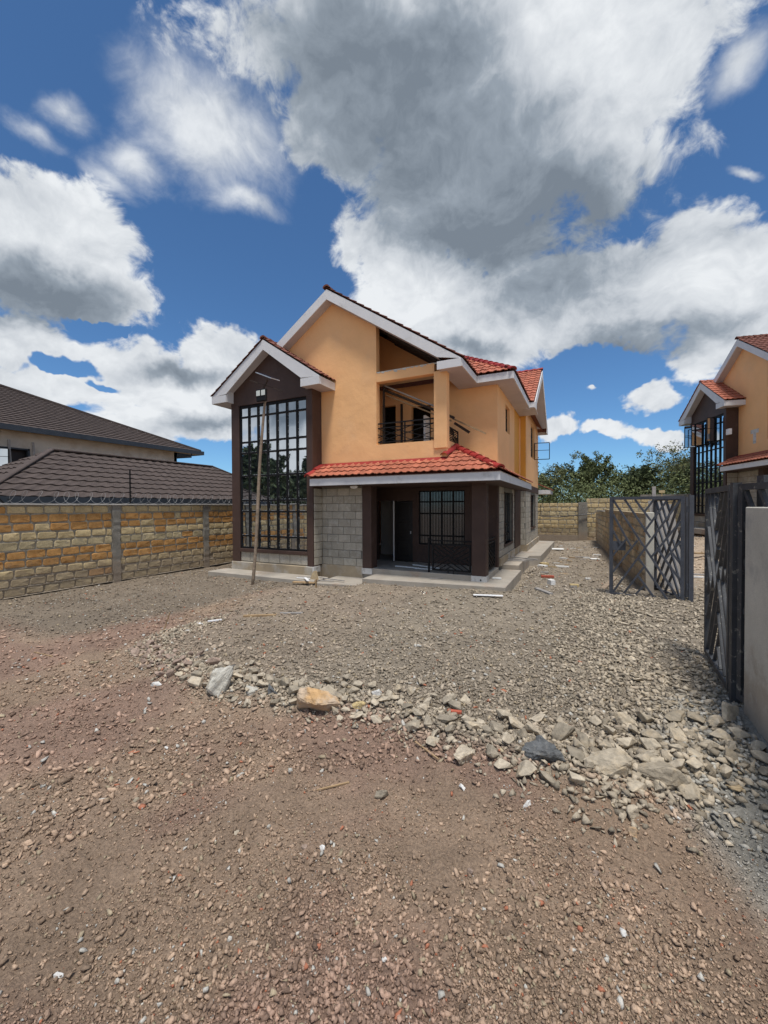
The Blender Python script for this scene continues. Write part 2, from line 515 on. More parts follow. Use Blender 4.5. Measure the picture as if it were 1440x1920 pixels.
M['leaf_a'] = leaf_mat('acacia_leaf', (0.145, 0.155, 0.070))
M['leaf_b'] = leaf_mat('dark_leaf', (0.060, 0.080, 0.036))
M['leaf_c'] = leaf_mat('bush_leaf', (0.130, 0.155, 0.066))

# ------------------------------------------------------------------ numpy noise and ground height
_P = np.random.default_rng(5).random((256, 256))


def vnoise(x, y):
    xi = np.floor(x).astype(int); yi = np.floor(y).astype(int)
    fx = x - xi; fy = y - yi
    fx = fx * fx * (3 - 2 * fx); fy = fy * fy * (3 - 2 * fy)
    a = _P[xi & 255, yi & 255]; b = _P[(xi + 1) & 255, yi & 255]
    c = _P[xi & 255, (yi + 1) & 255]; d = _P[(xi + 1) & 255, (yi + 1) & 255]
    return (a * (1 - fx) + b * fx) * (1 - fy) + (c * (1 - fx) + d * fx) * fy


def fbm(x, y, o=4, f=1.0, g=.5):
    s = 0; a = 1; t = 0
    for i in range(o):
        s = s + a * (vnoise(x * f + 13.7 * i, y * f - 7.1 * i) - .5); t += a
        a *= g; f *= 2.03
    return s / t


def ss(a, b, x):
    t = np.clip((x - a) / (b - a), 0, 1)
    return t * t * (3 - 2 * t)


EDGE = [(-5.4, -1.5), (-4.6, -4.2), (-4.15, -5.6), (-3.75, -6.35), (-2.6, -6.72), (-1.25, -6.78), (0.26, -6.52), (1.30, -6.68), (2.1, -6.72), (2.75, -6.42), (3.35, -6.15), (5.5, -6.0)]


def edge_sd(x, y):
    """signed distance to the front edge of the gravel fill, + inside the gravel"""
    x = np.asarray(x, float); y = np.asarray(y, float)
    best = np.full(x.shape, 1e9); sg = np.ones(x.shape)
    for (ax, ay), (bx, by) in zip(EDGE[:-1], EDGE[1:]):
        dx, dy = bx - ax, by - ay
        t = np.clip(((x - ax) * dx + (y - ay) * dy) / (dx * dx + dy * dy), 0, 1)
        d = np.hypot(x - ax - t * dx, y - ay - t * dy)
        s = np.sign(dx * (y - ay) - dy * (x - ax))
        k = d < best
        best = np.where(k, d, best); sg = np.where(k, s, sg)
    return best * sg


def slab_edge(x):
    return np.where(x < -3.05, -1.22, -.80 + .108 * (x + 3.05))


def ground_h(x, y, fine=True):
    x = np.asarray(x, float); y = np.asarray(y, float)
    h = -.21 + .13 * ss(0.5, 3.6, x) * ss(-7.5, -4, y) - .10 * ss(-7, -9.5, x) * ss(-6, 0, y)
    h = h + .10 * ss(-4.4, -2.8, x) * ss(-3.0, -.8, y) + .06 * np.exp(-((edge_sd(x, y) - .20) / .20) ** 2) * ss(-3.2, -1.5, x) - .08 * ss(.6, 1.2, x) * ss(-.5, 2.0, y)
    h = h + .74 * ss(4.6, 8.5, x)
    sd_ = edge_sd(x, y)
    h = h + .05 * ss(-.15, .25, sd_) * ss(-4.5, -6.0, y) - .05 * ss(.0, -.5, sd_) * ss(-1, -4, y)
    h = h + .10 * fbm(x, y, 3, .45) + .05 * fbm(x, y, 3, 1.7)
    # near the slab edges the ground stays under the slabs
    ye_ = slab_edge(x)
    inslab = ss(-8.6, -8.2, x) * ss(.95, .6, x) * ss(ye_ + .02, ye_ + .18, y)
    h = h * (1 - inslab) + inslab * np.minimum(h, -.26)
    if fine:
        h = h + .034 * fbm(x, y, 4, 6.0, .6) + .030 * fbm(x, y, 3, 26.0, .65)
    return h


def ground_tint(x, y):
    sd_ = edge_sd(x, y) + .35 * fbm(x, y, 3, 1.3)
    red = np.array([.345, .232, .172]); brn = np.array([.375, .270, .190]); gry = np.array([.330, .278, .212])
    lft = np.array([.255, .207, .155]); far = np.array([.315, .265, .205]); cem = np.array([.35, .335, .295])
    n = (fbm(x, y, 4, .8) + .5)[:, None]
    base = red * (1 - ss(.42, .66, n)) + brn * ss(.42, .66, n)
    a = (ss(-.1, .25, sd_) * ss(-2.2, -.5, x) + ss(-.5, .9, sd_) * .8 * ss(-.5, -2.2, x))[:, None]
    c = base * (1 - a) + gry * a
    l = (ss(-4.9, -5.6, x - .2 * (y + 4)) * ss(-7.0, -6.0, y))[:, None]
    c = c * (1 - l) + lft * l
    f = (ss(.4, 1.0, x) * ss(-1.2, .6, y + .6 * fbm(x, y, 3, 1.1)) * ss(4.4, 4.0, x))[:, None]
    c = c * (1 - f) + far * f
    q = (ss(.9, .4, np.hypot((x - 3.25) * 1.2, (y + 6.0) * .55) + .5 * fbm(x, y, 3, 1.6)))[:, None]
    c = c * (1 - q) + cem * q
    s = ss(4.2, 5.2, x)[:, None]
    c = c * (1 - s) + np.array([.52, .41, .30]) * s  # paler drive: sunlight painted into the ground tint
    return c * .98 * (1 + .40 * fbm(x, y, 4, 3.0)[:, None])


def mesh_np(name, V, F, tint=None, mats=(), smooth=False):
    me = bpy.data.meshes.new(name)
    k = F.shape[1]
    me.vertices.add(len(V)); me.vertices.foreach_set('co', V.astype(np.float32).ravel())
    me.loops.add(F.size); me.loops.foreach_set('vertex_index', F.astype(np.int32).ravel())
    me.polygons.add(len(F))
    me.polygons.foreach_set('loop_start', (np.arange(len(F)) * k).astype(np.int32))
    me.polygons.foreach_set('loop_total', np.full(len(F), k, np.int32))
    if smooth: me.polygons.foreach_set('use_smooth', np.ones(len(F), bool))
    me.update(calc_edges=True)
    if tint is not None:
        a = me.color_attributes.new('tint', 'FLOAT_COLOR', 'POINT')
        a.data.foreach_set('color', np.concatenate([tint, np.ones((len(V), 1))], 1).astype(np.float32).ravel())
    for m_ in mats: me.materials.append(m_)
    return me


def build_ground():
    # polar sheet round the place where the photographer stands, finer towards the plot
    fw_ang = math.atan2(FW.y, FW.x)
    front = np.linspace(-math.radians(58), math.radians(58), 560)
    back = np.linspace(math.radians(58), 2 * math.pi - math.radians(58), 90)[1:-1]
    ang = np.concatenate([front, back]) + fw_ang
    r = [0.0 + .25]
    while r[-1] < 1.1: r.append(r[-1] * 1.08)
    while r[-1] < 7: r.append(r[-1] * 1.0055)
    while r[-1] < 60: r.append(r[-1] * 1.011)
    while r[-1] < 900: r.append(r[-1] * 1.25)
    r = np.array(r)
    A, R_ = np.meshgrid(ang, r)
    X = CAM.x + R_ * np.cos(A); Y = CAM.y + R_ * np.sin(A)
    x = X.ravel(); y = Y.ravel()
    z = ground_h(x, y)
    fade = ss(80, 45, R_.ravel())
    z = z * fade + (-.2) * (1 - fade)
    V = np.stack([x, y, z], 1)
    nr, na = X.shape
    i = np.arange(nr - 1)[:, None] * na; j = np.arange(na)[None, :]; j2 = (j + 1) % na
    F = np.stack([(i + j), (i + j2), (i + na + j2), (i + na + j)], -1).reshape(-1, 4)
    F = F[:, ::-1]
    t = ground_tint(x, y) * .88  # sheet darker than the clods: shade in the gaps put into the tint
    me = mesh_np('ground', V, F, t, [M['soil']], True)
    # centre disc
    o = bpy.data.objects.new('ground', me)
    col.objects.link(o)
    bm = bmesh.new(); bm.from_mesh(me)
    bm.verts.ensure_lookup_table()
    bm.faces.new([bm.verts[k] for k in range(na)])
    bmesh.ops.recalc_face_normals(bm, faces=bm.faces)
    bm.to_mesh(me); bm.free()
    if me.polygons[1000].normal.z < 0: me.flip_normals()
    tag(o, kind='structure')


build_ground()


# ------------------------------------------------------------------ rock templates
def rock_mesh_data(n, flat, seed):
    rg = np.random.default_rng(seed)
    p = rg.normal(size=(n, 3)); p /= np.linalg.norm(p, axis=1)[:, None]
    p *= rg.uniform(.75, 1.05, (n, 1))
    p *= np.array([rg.uniform(.8, 1.15), rg.uniform(.6, .95), flat])
    bm = bmesh.new()
    for q in p: bm.verts.new(q)
    r = bmesh.ops.convex_hull(bm, input=bm.verts)
    bmesh.ops.delete(bm, geom=[g for g in r['geom_interior'] if isinstance(g, bmesh.types.BMVert)], context='VERTS')
    bmesh.ops.triangulate(bm, faces=bm.faces)
    bmesh.ops.recalc_face_normals(bm, faces=bm.faces)
    bm.verts.index_update()
    V = np.array([v.co[:] for v in bm.verts]); F = np.array([[v.index for v in f.verts] for f in bm.faces])
    bm.free()
    return V, F


def rot_mats(n, rg, tilt=.5):
    a = rg.uniform(0, 2 * np.pi, n); b = rg.normal(0, tilt, n); c = rg.normal(0, tilt, n)
    ca, sa, cb, sb, cc, sc_ = np.cos(a), np.sin(a), np.cos(b), np.sin(b), np.cos(c), np.sin(c)
    z = np.zeros(n); o = np.ones(n)
    Rz = np.stack([ca, -sa, z, sa, ca, z, z, z, o], 1).reshape(n, 3, 3)
    Rx = np.stack([o, z, z, z, cb, -sb, z, sb, cb], 1).reshape(n, 3, 3)
    Ry = np.stack([cc, z, sc_, z, o, z, -sc_, z, cc], 1).reshape(n, 3, 3)
    return Rz @ Rx @ Ry


def scatter(name, x, y, size, tint, label, cat, nv, flat, rg, sink=.25, tilt=.5, zadd=0):
    T = [rock_mesh_data(nv + int(k % 3), flat, 100 + k) for k in range(12)]
    z = ground_h(x, y) + size * flat * (1 - 2 * sink) * .8 + zadd
    which = rg.integers(0, 12, len(x)); R_ = rot_mats(len(x), rg, tilt)
    Vs = []; Fs = []; Ts = []; b = 0
    for k in range(12):
        s = np.where(which == k)[0]
        if not len(s): continue
        V, F = T[k]
        P = np.einsum('nij,vj->nvi', R_[s], V) * size[s][:, None, None] + np.stack([x[s], y[s], z[s]], 1)[:, None, :]
        Vs.append(P.reshape(-1, 3))
        Fs.append((F[None] + (np.arange(len(s)) * len(V))[:, None, None] + b).reshape(-1, 3))
        Ts.append(np.repeat(tint[s], len(V), 0))
        b += len(s) * len(V)
    me = mesh_np(name, np.concatenate(Vs), np.concatenate(Fs), np.concatenate(Ts), [M['clods']])
    o = bpy.data.objects.new(name, me); col.objects.link(o)
    return tag(o, label, cat, kind='stuff')


def polar_pts(n, r0, r1, rg, half=50, mixl=.25):
    u = rg.uniform(0, 1, n)
    r = 1 / (1 / r0 + (1 / r1 - 1 / r0) * u)
    r = np.where(rg.random(n) < mixl, r0 * (r1 / r0) ** u, r)
    a = math.atan2(FW.y, FW.x) + np.radians(rg.uniform(-half, half, n))
    return CAM.x + r * np.cos(a), CAM.y + r * np.sin(a), r


def free_ground(x, y):
    """true where the earth is open: no slab, building or wall stands there"""
    k = x > -9.9
    k &= ~((x > -8.4) & (x < .53) & (y > slab_edge(x) - .0))
    k &= ~((x > -8.45) & (x < .95) & (y > 4.9) & (y < 12.5))
    k &= ~((x > -.2) & (x < .5) & (y > 2.2) & (y < 3.4))
    k &= ~((x > 2.6) & (x < 3.75) & (y > .3) & (y < 17) & (np.abs(x - (3.42 - .038 * (y - .6))) < .2))
    k &= ~((x > 3.4) & (x < 4.2) & (y < -4.9))
    return k & (y < 15.2)


def tint_for(x, y, rg, lo=.62, hi=1.42):
    t = ground_tint(x, y) * rg.uniform(lo, hi, (len(x), 1))
    w = rg.random(len(x))
    t = np.where((w < .035)[:, None], np.array([.50, .48, .43]) * rg.uniform(.8, 1.2, (len(x), 1)), t)
    t = np.where(((w > .03) & (w < .075))[:, None], np.array([.38, .31, .21]) * rg.uniform(.8, 1.2, (len(x), 1)), t)
    t = np.where(((w > .08) & (w < .09))[:, None], np.array([.42, .17, .10]), t)
    t = np.where(((w > .10) & (w < .15))[:, None], t * .6, t)
    return t


rg = np.random.default_rng(21)
x, y, r = polar_pts(125000, 1.45, 6.5, rg, 52)
k = free_ground(x, y); x, y, r = x[k], y[k], r[k]
clump = fbm(x, y, 3, 2.2)
k = rg.random(len(x)) < np.clip(.62 + 2.6 * clump + 1.2 * fbm(x, y, 2, .7), .10, 1); x, y, r = x[k], y[k], r[k]
scatter('soil_crumbs', x, y, 0.0029 * rg.uniform(.65, 2.35, len(x)) ** 1.45 * (1 + .13 * r), tint_for(x, y, rg), 'fine red brown soil crumbs covering the foreground', 'soil crumbs', 6, .75, rg, .2, 1.0)
x, y, r = polar_pts(27000, 1.45, 15, rg, 52)
k = free_ground(x, y); x, y, r = x[k], y[k], r[k]
k = rg.random(len(x)) < np.clip(.55 + 2.8 * fbm(x, y, 3, 1.6), .05, 1); x, y, r = x[k], y[k], r[k]
scatter('pebbles', x, y, .0070 * rg.uniform(.6, 1.95, len(x)) ** 1.9 * (1 + .06 * r), tint_for(x, y, rg), 'small brown and grey pebbles strewn across the whole plot', 'pebbles', 7, .65, rg, .2, .7)
x, y, r = polar_pts(46000, 3.3, 26, rg, 48, .7)
sd_ = edge_sd(x, y)
k = free_ground(x, y) & ((sd_ > -.1) | (rg.random(len(x)) < .35)); x, y, r = x[k], y[k], r[k]
scatter('crushed_gravel', x, y, .0155 * rg.uniform(.55, 1.9, len(x)) ** 1.5 * (1 + .035 * r), tint_for(x, y, rg, .65, 1.5), 'grey crushed gravel spread in front of the house', 'gravel', 7, .5, rg, .2, .5)

n = 26000
x = rg.uniform(-9.9, -2.6, n); y = rg.uniform(-7.5, 1.5, n)
k = free_ground(x, y) & (edge_sd(x, y) < .3) & (rg.random(n) < np.clip(.65 + 2.0 * fbm(x, y, 3, .9), .15, 1)); x, y = x[k], y[k]
t = tint_for(x, y, rg, .6, 1.5)
w = rg.random(len(x)) < .07
t[w] = np.array([.60, .57, .50]) * rg.uniform(.7, 1.2, (w.sum(), 1))
scatter('soil_chips', x, y, .010 * rg.uniform(.6, 2.0, len(x)) ** 1.7, t, 'brown clods and pale chips on the soil along the left wall', 'soil chips', 7, .5, rg, .15, .6)

# rubble too small to pick apart, along the edge of the fill and on its right side
n = 46000
x = rg.uniform(-4.2, 4.4, n); y = rg.uniform(-7.2, 1.2, n)
sd_ = edge_sd(x, y)
band = np.exp(-((sd_ - .22) / .28) ** 2) * (sd_ > -.14)
right = ss(1.2, 2.4, x + .35 * (y + 5) * 0 + .5 * fbm(x, y, 3, .9)) * ss(-.5, .1, sd_) * ss(1.0, -1.2, y) * .75
k = free_ground(x, y) & (rg.random(n) < np.clip(band + right, 0, 1) * (1 - .6 * (x > 3.0)))
x, y = x[k], y[k]
t = np.array([.41, .35, .265]) * rg.uniform(.55, 1.35, (len(x), 1))
scatter('small_rubble', x, y, rg.uniform(.016, .042, len(x)) * (1 + .35 * ss(1.2, 2.6, x)) * (1 + .35 * np.exp(-((edge_sd(x, y) - .2) / .25) ** 2)), t, 'broken grey brown rubble between the larger stones', 'rubble', 6, .5, rg, .15, .5)

# building rubble strewn over the side yard and beside the slabs
n = 5200
x = rg.uniform(.4, 3.2, n); y = rg.uniform(-.8, 14.5, n)
q = .10 + .8 * np.exp(-((x - .75) / .25) ** 2) * np.exp(-((y - 3.6) / 1.3) ** 2) + .25 * np.exp(-((x - 2.8) / .3) ** 2) + .2 * ss(11, 14, y)
k = free_ground(x, y) & (rg.random(n) < q * np.clip(.7 + 2.5 * fbm(x, y, 3, 1.2), 0.1, 1.5))
x, y = x[k], y[k]
t = np.array([.36, .31, .25]) * rg.uniform(.6, 1.6, (len(x), 1))
scatter('yard_rubble', x, y, rg.uniform(.02, .065, len(x)), t, 'broken stones and mortar lumps littering the narrow side yard', 'rubble', 7, .5, rg, .1, .5)

# ------------------------------------------------------------------ individual stones
ROCKS = []
for k in range(14):
    V, F = rock_mesh_data(12 + k % 5, [.6, .5, .7, .45][k % 4], 500 + k)
    me = bpy.data.meshes.new('stone'); me.from_pydata([tuple(v) for v in V], [], [tuple(f) for f in F])
    bm = bmesh.new(); bm.from_mesh(me)
    bmesh.ops.dissolve_limit(bm, angle_limit=.16, verts=bm.verts, edges=bm.edges)
    bmesh.ops.bevel(bm, geom=list(bm.edges), offset=.03, segments=1, affect='EDGES')
    bmesh.ops.triangulate(bm, faces=[f for f in bm.faces if len(f.verts) > 4])
    bm.to_mesh(me); bm.free()
    me.materials.append(M['stone_grey'])
    me2 = me.copy(); me2.materials.clear(); me2.materials.append(M['stone_red'])
    ROCKS.append((me, me2))


def put_rock(x, y, s, idx, label, group=None, red=False, sc3=None, rz=None, tilt=.3, cat='stone', up=0.0):
    me = ROCKS[idx % len(ROCKS)][1 if red else 0]
    o = bpy.data.objects.new('stone', me)
    col.objects.link(o)
    g = float(ground_h(np.array([x]), np.array([y]))[0])
    o.location = (x, y, g + s * .26 + up)
    o.rotation_euler = (random.gauss(0, tilt), random.gauss(0, tilt), random.uniform(0, 6.28) if rz is None else rz)
    o.scale = (s, s, s) if sc3 is None else sc3
    return tag(o, label, cat, group)


SPECIAL = [(-1.55, -6.78, .2), (-.33, -6.58, .2), (1.25, -6.6, .14), (1.83, -6.5, .17), (2.32, -6.43, .2), (.757, -7.3, .07), (2.40, -6.76, .09), (2.39, -6.94, .06), (3.1, -6.27, .08), (.1, -6.4, .1)]
rs_ = random.Random(3)
placed = []


def ok_spot(x, y, s, tight=.8):
    for (a, b, c) in SPECIAL + placed:
        if (a - x) ** 2 + (b - y) ** 2 < ((s + c) * tight) ** 2: return False
    return True


def seg_pt(t):
    P = EDGE[3:11]
    L_ = [math.dist(a, b) for a, b in zip(P[:-1], P[1:])]
    s = t * sum(L_)
    for a, b, l in zip(P[:-1], P[1:], L_):
        if s <= l: return a[0] + (b[0] - a[0]) * s / l, a[1] + (b[1] - a[1]) * s / l
        s -= l
    return P[-1]


MARKS = [((-3.4, -6.5), 'at the thin left tip of the rubble'), ((-2.4, -6.85), 'beside the white splashed stone'), ((-1.5, -6.74), 'around the large pale boulder'), ((-.93, -6.6), 'between the pale and tan boulders'), ((-.33, -6.62), 'around the big tan boulder'),
         ((.1, -6.35), 'around the yellow ochre stone'), ((.7, -6.45), 'between the yellow stone and the chunky boulder'), ((1.25, -6.66), 'beside the chunky grey brown boulder'), ((1.83, -6.52), 'around the dark blue grey boulder'),
         ((2.3, -6.3), 'around the long flat topped boulder'), ((2.75, -6.2), 'at the right foot of the rubble'), ((3.1, -5.9), 'near the concrete wall end'), ((3.1, -4.9), 'beside the edge on gate'), ((2.2, -5.5), 'in the bed behind the dark boulder'),
         ((2.3, -4.4), 'in the middle of the rubble bed'), ((3.0, -3.8), 'on the rubble bed between the gates'), ((2.3, -3.2), 'in the far left part of the rubble bed'), ((3.0, -2.2), 'in front of the open gate'), ((2.1, -2.0), 'at the far end of the rubble bed')]


def rock_label(x, y, s, red, flat=False):
    w = min(MARKS, key=lambda m_: math.dist(m_[0], (x, y)))[1]
    z = 'small' if s < .055 else 'fist sized' if s < .08 else 'large'
    return f"{z} {'dusty reddish' if red else 'flat grey' if flat else 'angular grey brown'} stone {w}{', ' if not flat else ''}{'' if flat else 'front row' if float(edge_sd(x, y)) < .12 else 'farther back'}"


cnt = 0
for it in range(4000):
    if cnt >= 190: break
    t = rs_.random()
    ex, ey = seg_pt(t)
    wid = .16 + .30 * t
    x = ex + rs_.gauss(0, .1); y = ey + abs(rs_.gauss(0, wid)) - .03
    s = rs_.uniform(.045, .088) * (1 + .45 * t) * (1.25 if rs_.random() < .15 else 1)
    if not ok_spot(x, y, s, .62): continue
    placed.append((x, y, s)); cnt += 1
    red = t < .22
    lab, gr = rock_label(x, y, s, red), 'stones heaped along the rubble ridge'
    put_rock(x, y, s, rs_.randrange(14), lab, gr, red, up=.02 if y - ey > .1 else 0)
cnt = 0
for it in range(4000):
    if cnt >= 95: break
    x = rs_.uniform(1.7, 3.4); y = rs_.uniform(-6.2, -1.5)
    if x < 2.0 + .25 * math.sin(y * 2): continue
    s = rs_.uniform(.04, .085) * (1.0 if y < -4 else .95)
    if not ok_spot(x, y, s, .75): continue
    placed.append((x, y, s)); cnt += 1
    put_rock(x, y, s, rs_.randrange(14), rock_label(x, y, s, False, True), 'flat stones in the rubble bed by the gates', sc3=(s, s * .8, s * .55), tilt=.2)
cnt = 0
for it in range(500):
    if cnt >= 14: break
    x = rs_.uniform(-1.2, 3.0); y = rs_.uniform(-8.3, -7.0)
    s = rs_.uniform(.016, .034)
    if not ok_spot(x, y, s, 2.0): continue
    placed.append((x, y, s)); cnt += 1
    put_rock(x, y, s, rs_.randrange(14), ('reddish' if cnt % 2 else 'greyish') + ' loose stone lying on the bare soil, ' + ('left of' if x < .2 else 'near' if x < 1.3 else 'right of') + ' the lone grey stone', 'small loose stones on the red brown soil', red=bool(cnt % 2))


def boulder(x, y, s3, seed, m_, label, rz=0, sub=2, up=.3, rough=.055, n=14, rx=0, ry=0):
    V, F = rock_mesh_data(n, 1.0, seed)
    me = bpy.data.meshes.new('boulder'); me.from_pydata([tuple(v) for v in V], [], [tuple(f) for f in F])
    bm = bmesh.new(); bm.from_mesh(me)
    bmesh.ops.dissolve_limit(bm, angle_limit=.3, verts=bm.verts, edges=bm.edges)
    bmesh.ops.bevel(bm, geom=list(bm.edges), offset=.07, segments=1, affect='EDGES')
    bmesh.ops.triangulate(bm, faces=bm.faces)
    for q in range(sub):
        bmesh.ops.subdivide_edges(bm, edges=[e_ for e_ in bm.edges if e_.calc_length() > .16], cuts=1, use_grid_fill=True)
        bmesh.ops.triangulate(bm, faces=[f for f in bm.faces if len(f.verts) > 3])
    bm.normal_update()
    P = np.array([v.co[:] for v in bm.verts])
    d = fbm(P[:, 0] * 2 + seed, P[:, 1] * 2 + P[:, 2] * 1.7, 4, 2.2, .6)
    for v, q in zip(bm.verts, d): v.co += v.normal * float(q) * rough * 4
    bm.to_mesh(me); bm.free()
    me.materials.append(m_)
    o = bpy.data.objects.new('boulder', me); col.objects.link(o)
    g = float(ground_h(np.array([x]), np.array([y]))[0])
    o.location = (x, y, g + s3[2] * up); o.scale = s3; o.rotation_euler = (rx, ry, rz)
    return tag(o, label, 'boulder' if s3[0] > .1 else 'stone')


boulder(-1.50, -6.74, (.23, .17, .24), 31, M['stone_pale'], 'large pale grey squarish boulder at the left part of the rubble ridge', .5, up=.35)
boulder(-.33, -6.62, (.25, .17, .20), 44, M['stone_tan'], 'largest tan and orange boulder in the middle of the rubble ridge', .3, up=.4)
boulder(1.25, -6.66, (.16, .12, .15), 58, M['stone_grey'], 'chunky grey brown boulder left of the dark blue grey rock', 1.0)
boulder(1.83, -6.52, (.24, .14, .155), 67, M['stone_blue'], 'dark blue grey boulder at the foot of the rubble ridge', .2, rough=.08)
boulder(2.30, -6.47, (.26, .15, .11), 73, M['stone_grey'], 'long flat topped brown boulder right of the dark rock', .45)
boulder(2.62, -6.40, (.20, .13, .11), 76, M['stone_grey'], 'rust stained wedge shaped boulder at the right foot of the rubble', .1)
boulder(.757, -7.3, (.062, .05, .055), 81, M['stone_grey'], 'single fist sized grey stone alone on the soil in the centre foreground', .3)
boulder(2.40, -6.78, (.08, .06, .065), 88, M['stone_grey'], 'grey block stone with sharp corners just below the rubble edge', .9)
boulder(2.39, -6.95, (.052, .045, .05), 91, M['stone_tan'], 'small orange stone below the sharp grey block stone', .2)
boulder(3.08, -6.28, (.085, .06, .035), 93, M['cream_brick'], 'flat cream stone lying near the concrete wall end', .4)
boulder(.08, -6.42, (.085, .075, .06), 95, M['stone_yellow'], 'yellow ochre stone just right of the big tan boulder', .4)
boulder(-2.43, -6.90, (.085, .045, .05), 97, M['stone_white'], 'white lime splashed stone at the left tip of the rubble', .3)
boulder(.12, -6.15, (.07, .06, .07), 99, M['stone_white'], 'whitish crumbly stone perched above the yellow stone', .6)
boulder(-1.16, -6.68, (.09, .08, .075), 103, M['stone_pale'], 'faceted pale stone leaning beside the large pale boulder', .6)
boulder(-.93, -6.62, (.12, .07, .10), 107, M['stone_blue'], 'dark upright slab of rock between the pale and tan boulders', .3)
boulder(2.95, -5.75, (.10, .08, .045), 111, M['stone_grey'], 'brown topped flat stone in the grey mud near the gate post', .3)
boulder(3.28, -5.55, (.045, .035, .03), 113, M['stone_white'], 'white stone at the foot of the concrete wall end', .3)
boulder(2.55, -6.30, (.15, .12, .08), 117, M['stone_grey'], 'large grey slab stone high in the right end of the rubble', .8)
boulder(2.10, -6.18, (.13, .10, .08), 119, M['stone_grey'], 'large split stone behind the dark blue grey boulder', 1.8)


# ------------------------------------------------------------------ house parts
def holes_wall(mb, axis, c0, c1, a0, a1, z0, z1, holes=(), m=0):
    """wall slab in the plane axis ('x' = constant y, runs along x) split round rectangular holes"""
    xs = sorted({a0, a1, *[h[0] for h in holes], *[h[1] for h in holes]})
    for p, q in zip(xs[:-1], xs[1:]):
        mid = (p + q) / 2
        segs = [(z0, z1)]
        for h in holes:
            if h[0] < mid < h[1]:
                ns = []
                for s0, s1 in segs:
                    if h[2] > s0: ns.append((s0, min(s1, h[2])))
                    if h[3] < s1: ns.append((max(s0, h[3]), s1))
                segs = ns
        for s0, s1 in segs:
            if s1 - s0 < .002: continue
            if axis == 'x': mb.box(p, q, c0, c1, s0, s1, m)
            else: mb.box(c0, c1, p, q, s0, s1, m)


_tile_cache = {}


def tile_geo(w=.205, l=.335, th=.018, amp=.028):
    xs = np.linspace(0, w, 8)
    zz = amp * (0.5 - 0.5 * np.cos(xs / w * 2 * math.pi * 1.0)) * (xs / w < .62) + amp * .55 * (0.5 - 0.5 * np.cos((xs / w - .62) / .38 * 2 * math.pi)) * (xs / w >= .62) * .6
    v = []; f = []
    for yy, lift in ((0, .030), (l, .0)):
        for a, b in zip(xs, zz): v.append((a, yy, b + lift + th))
    for a, b in zip(xs, zz): v.append((a, 0.002, b + .030))
    n = len(xs)
    for i in range(n - 1):
        f.append((i, i + 1, n + i + 1, n + i))
        f.append((2 * n + i, 2 * n + i + 1, i + 1, i))
    f.append((0, n, 2 * n)); f.append((n - 1, 3 * n - 1, 2 * n - 1))
    return v, f


TV, TF = tile_geo()


def tile_mesh(m_):
    if m_.name not in _tile_cache:
        me = bpy.data.meshes.new('tile'); me.from_pydata(TV, [], TF); me.materials.append(m_); me.update()
        _tile_cache[m_.name] = me
    return _tile_cache[m_.name]


def tile_plane(parent, p0, U, V, length, slope, inside, m_, single_if=None, merged=None, tw=.20, tl=.28):
    """roof tiles on a plane: eave point p0, U along the eave, V up the slope; inside(u, v) clips"""
    U = Vector(U).normalized(); V = Vector(V).normalized(); N_ = U.cross(V)
    p0 = Vector(p0)
    me = tile_mesh(m_)
    nu = int(length / tw); nv = int(slope / tl) + 1
    for j in range(nv):
        for i in range(nu):
            u = i * tw; v = j * tl
            if not inside(u + tw / 2, v + .1): continue
            jit = random.uniform(-.006, .006)
            P = p0 + U * u + V * (v + jit) + N_ * random.uniform(0, .006)
            Uj = (U + V * random.uniform(-.02, .02)).normalized(); Vj = N_.cross(Uj)
            R = Matrix((Uj, Vj, N_)).transposed().to_4x4(); R.translation = P
            if single_if and single_if(u, v):
                place('tile', me, R, parent)
            elif merged is not None:
                b = len(merged.v)
                merged.v += [tuple(R @ Vector(q)) for q in TV]
                merged.f += [tuple(b + k for k in f) for f in TF]; merged.mi += [0] * len(TF)


def cap_mesh(m_, l=.36, r=.10):
    key = 'cap' + m_.name
    if key not in _tile_cache:
        mb = MB(); n = 7; v = []
        for y_, rr, h in ((0, r * 1.12, .022), (l, r, 0.0)):
            for k in range(n):
                t = math.pi * k / (n - 1)
                v.append((-rr * math.cos(t), y_, rr * .75 * math.sin(t) + h - .03))
        for k in range(n):
            t = math.pi * k / (n - 1)
            v.append((-r * .9 * math.cos(t), .004, r * .6 * math.sin(t) - .03))
        f = []
        for k in range(n - 1):
            f.append((k, n + k, n + k + 1, k + 1)); f.append((k, k + 1, 2 * n + k + 1, 2 * n + k))
        mb.add(v, f)
        _tile_cache[key] = mb.mesh('ridge_tile', m_)
    return _tile_cache[key]


def caps(parent, a, b, m_, indiv=True, merged=None, name='ridge_tile'):
    a = Vector(a); b = Vector(b); d = (b - a); n = max(1, round(d.length / .30)); V = d.normalized()
    up = Vector((0, 0, 1)); X = V.cross(up).normalized(); N_ = X.cross(V)
    me = cap_mesh(m_)
    for i in range(n):
        P = a + d * (i / n) + N_ * .035
        R = Matrix((X, V, N_)).transposed().to_4x4(); R.translation = P
        if indiv: place(name, me, R, parent)
        else:
            bb = len(merged.v)
            merged.v += [tuple(R @ q.co) for q in me.vertices]
            merged.f += [tuple(bb + k for k in p.vertices) for p in me.polygons]; merged.mi += [0] * len(me.polygons)


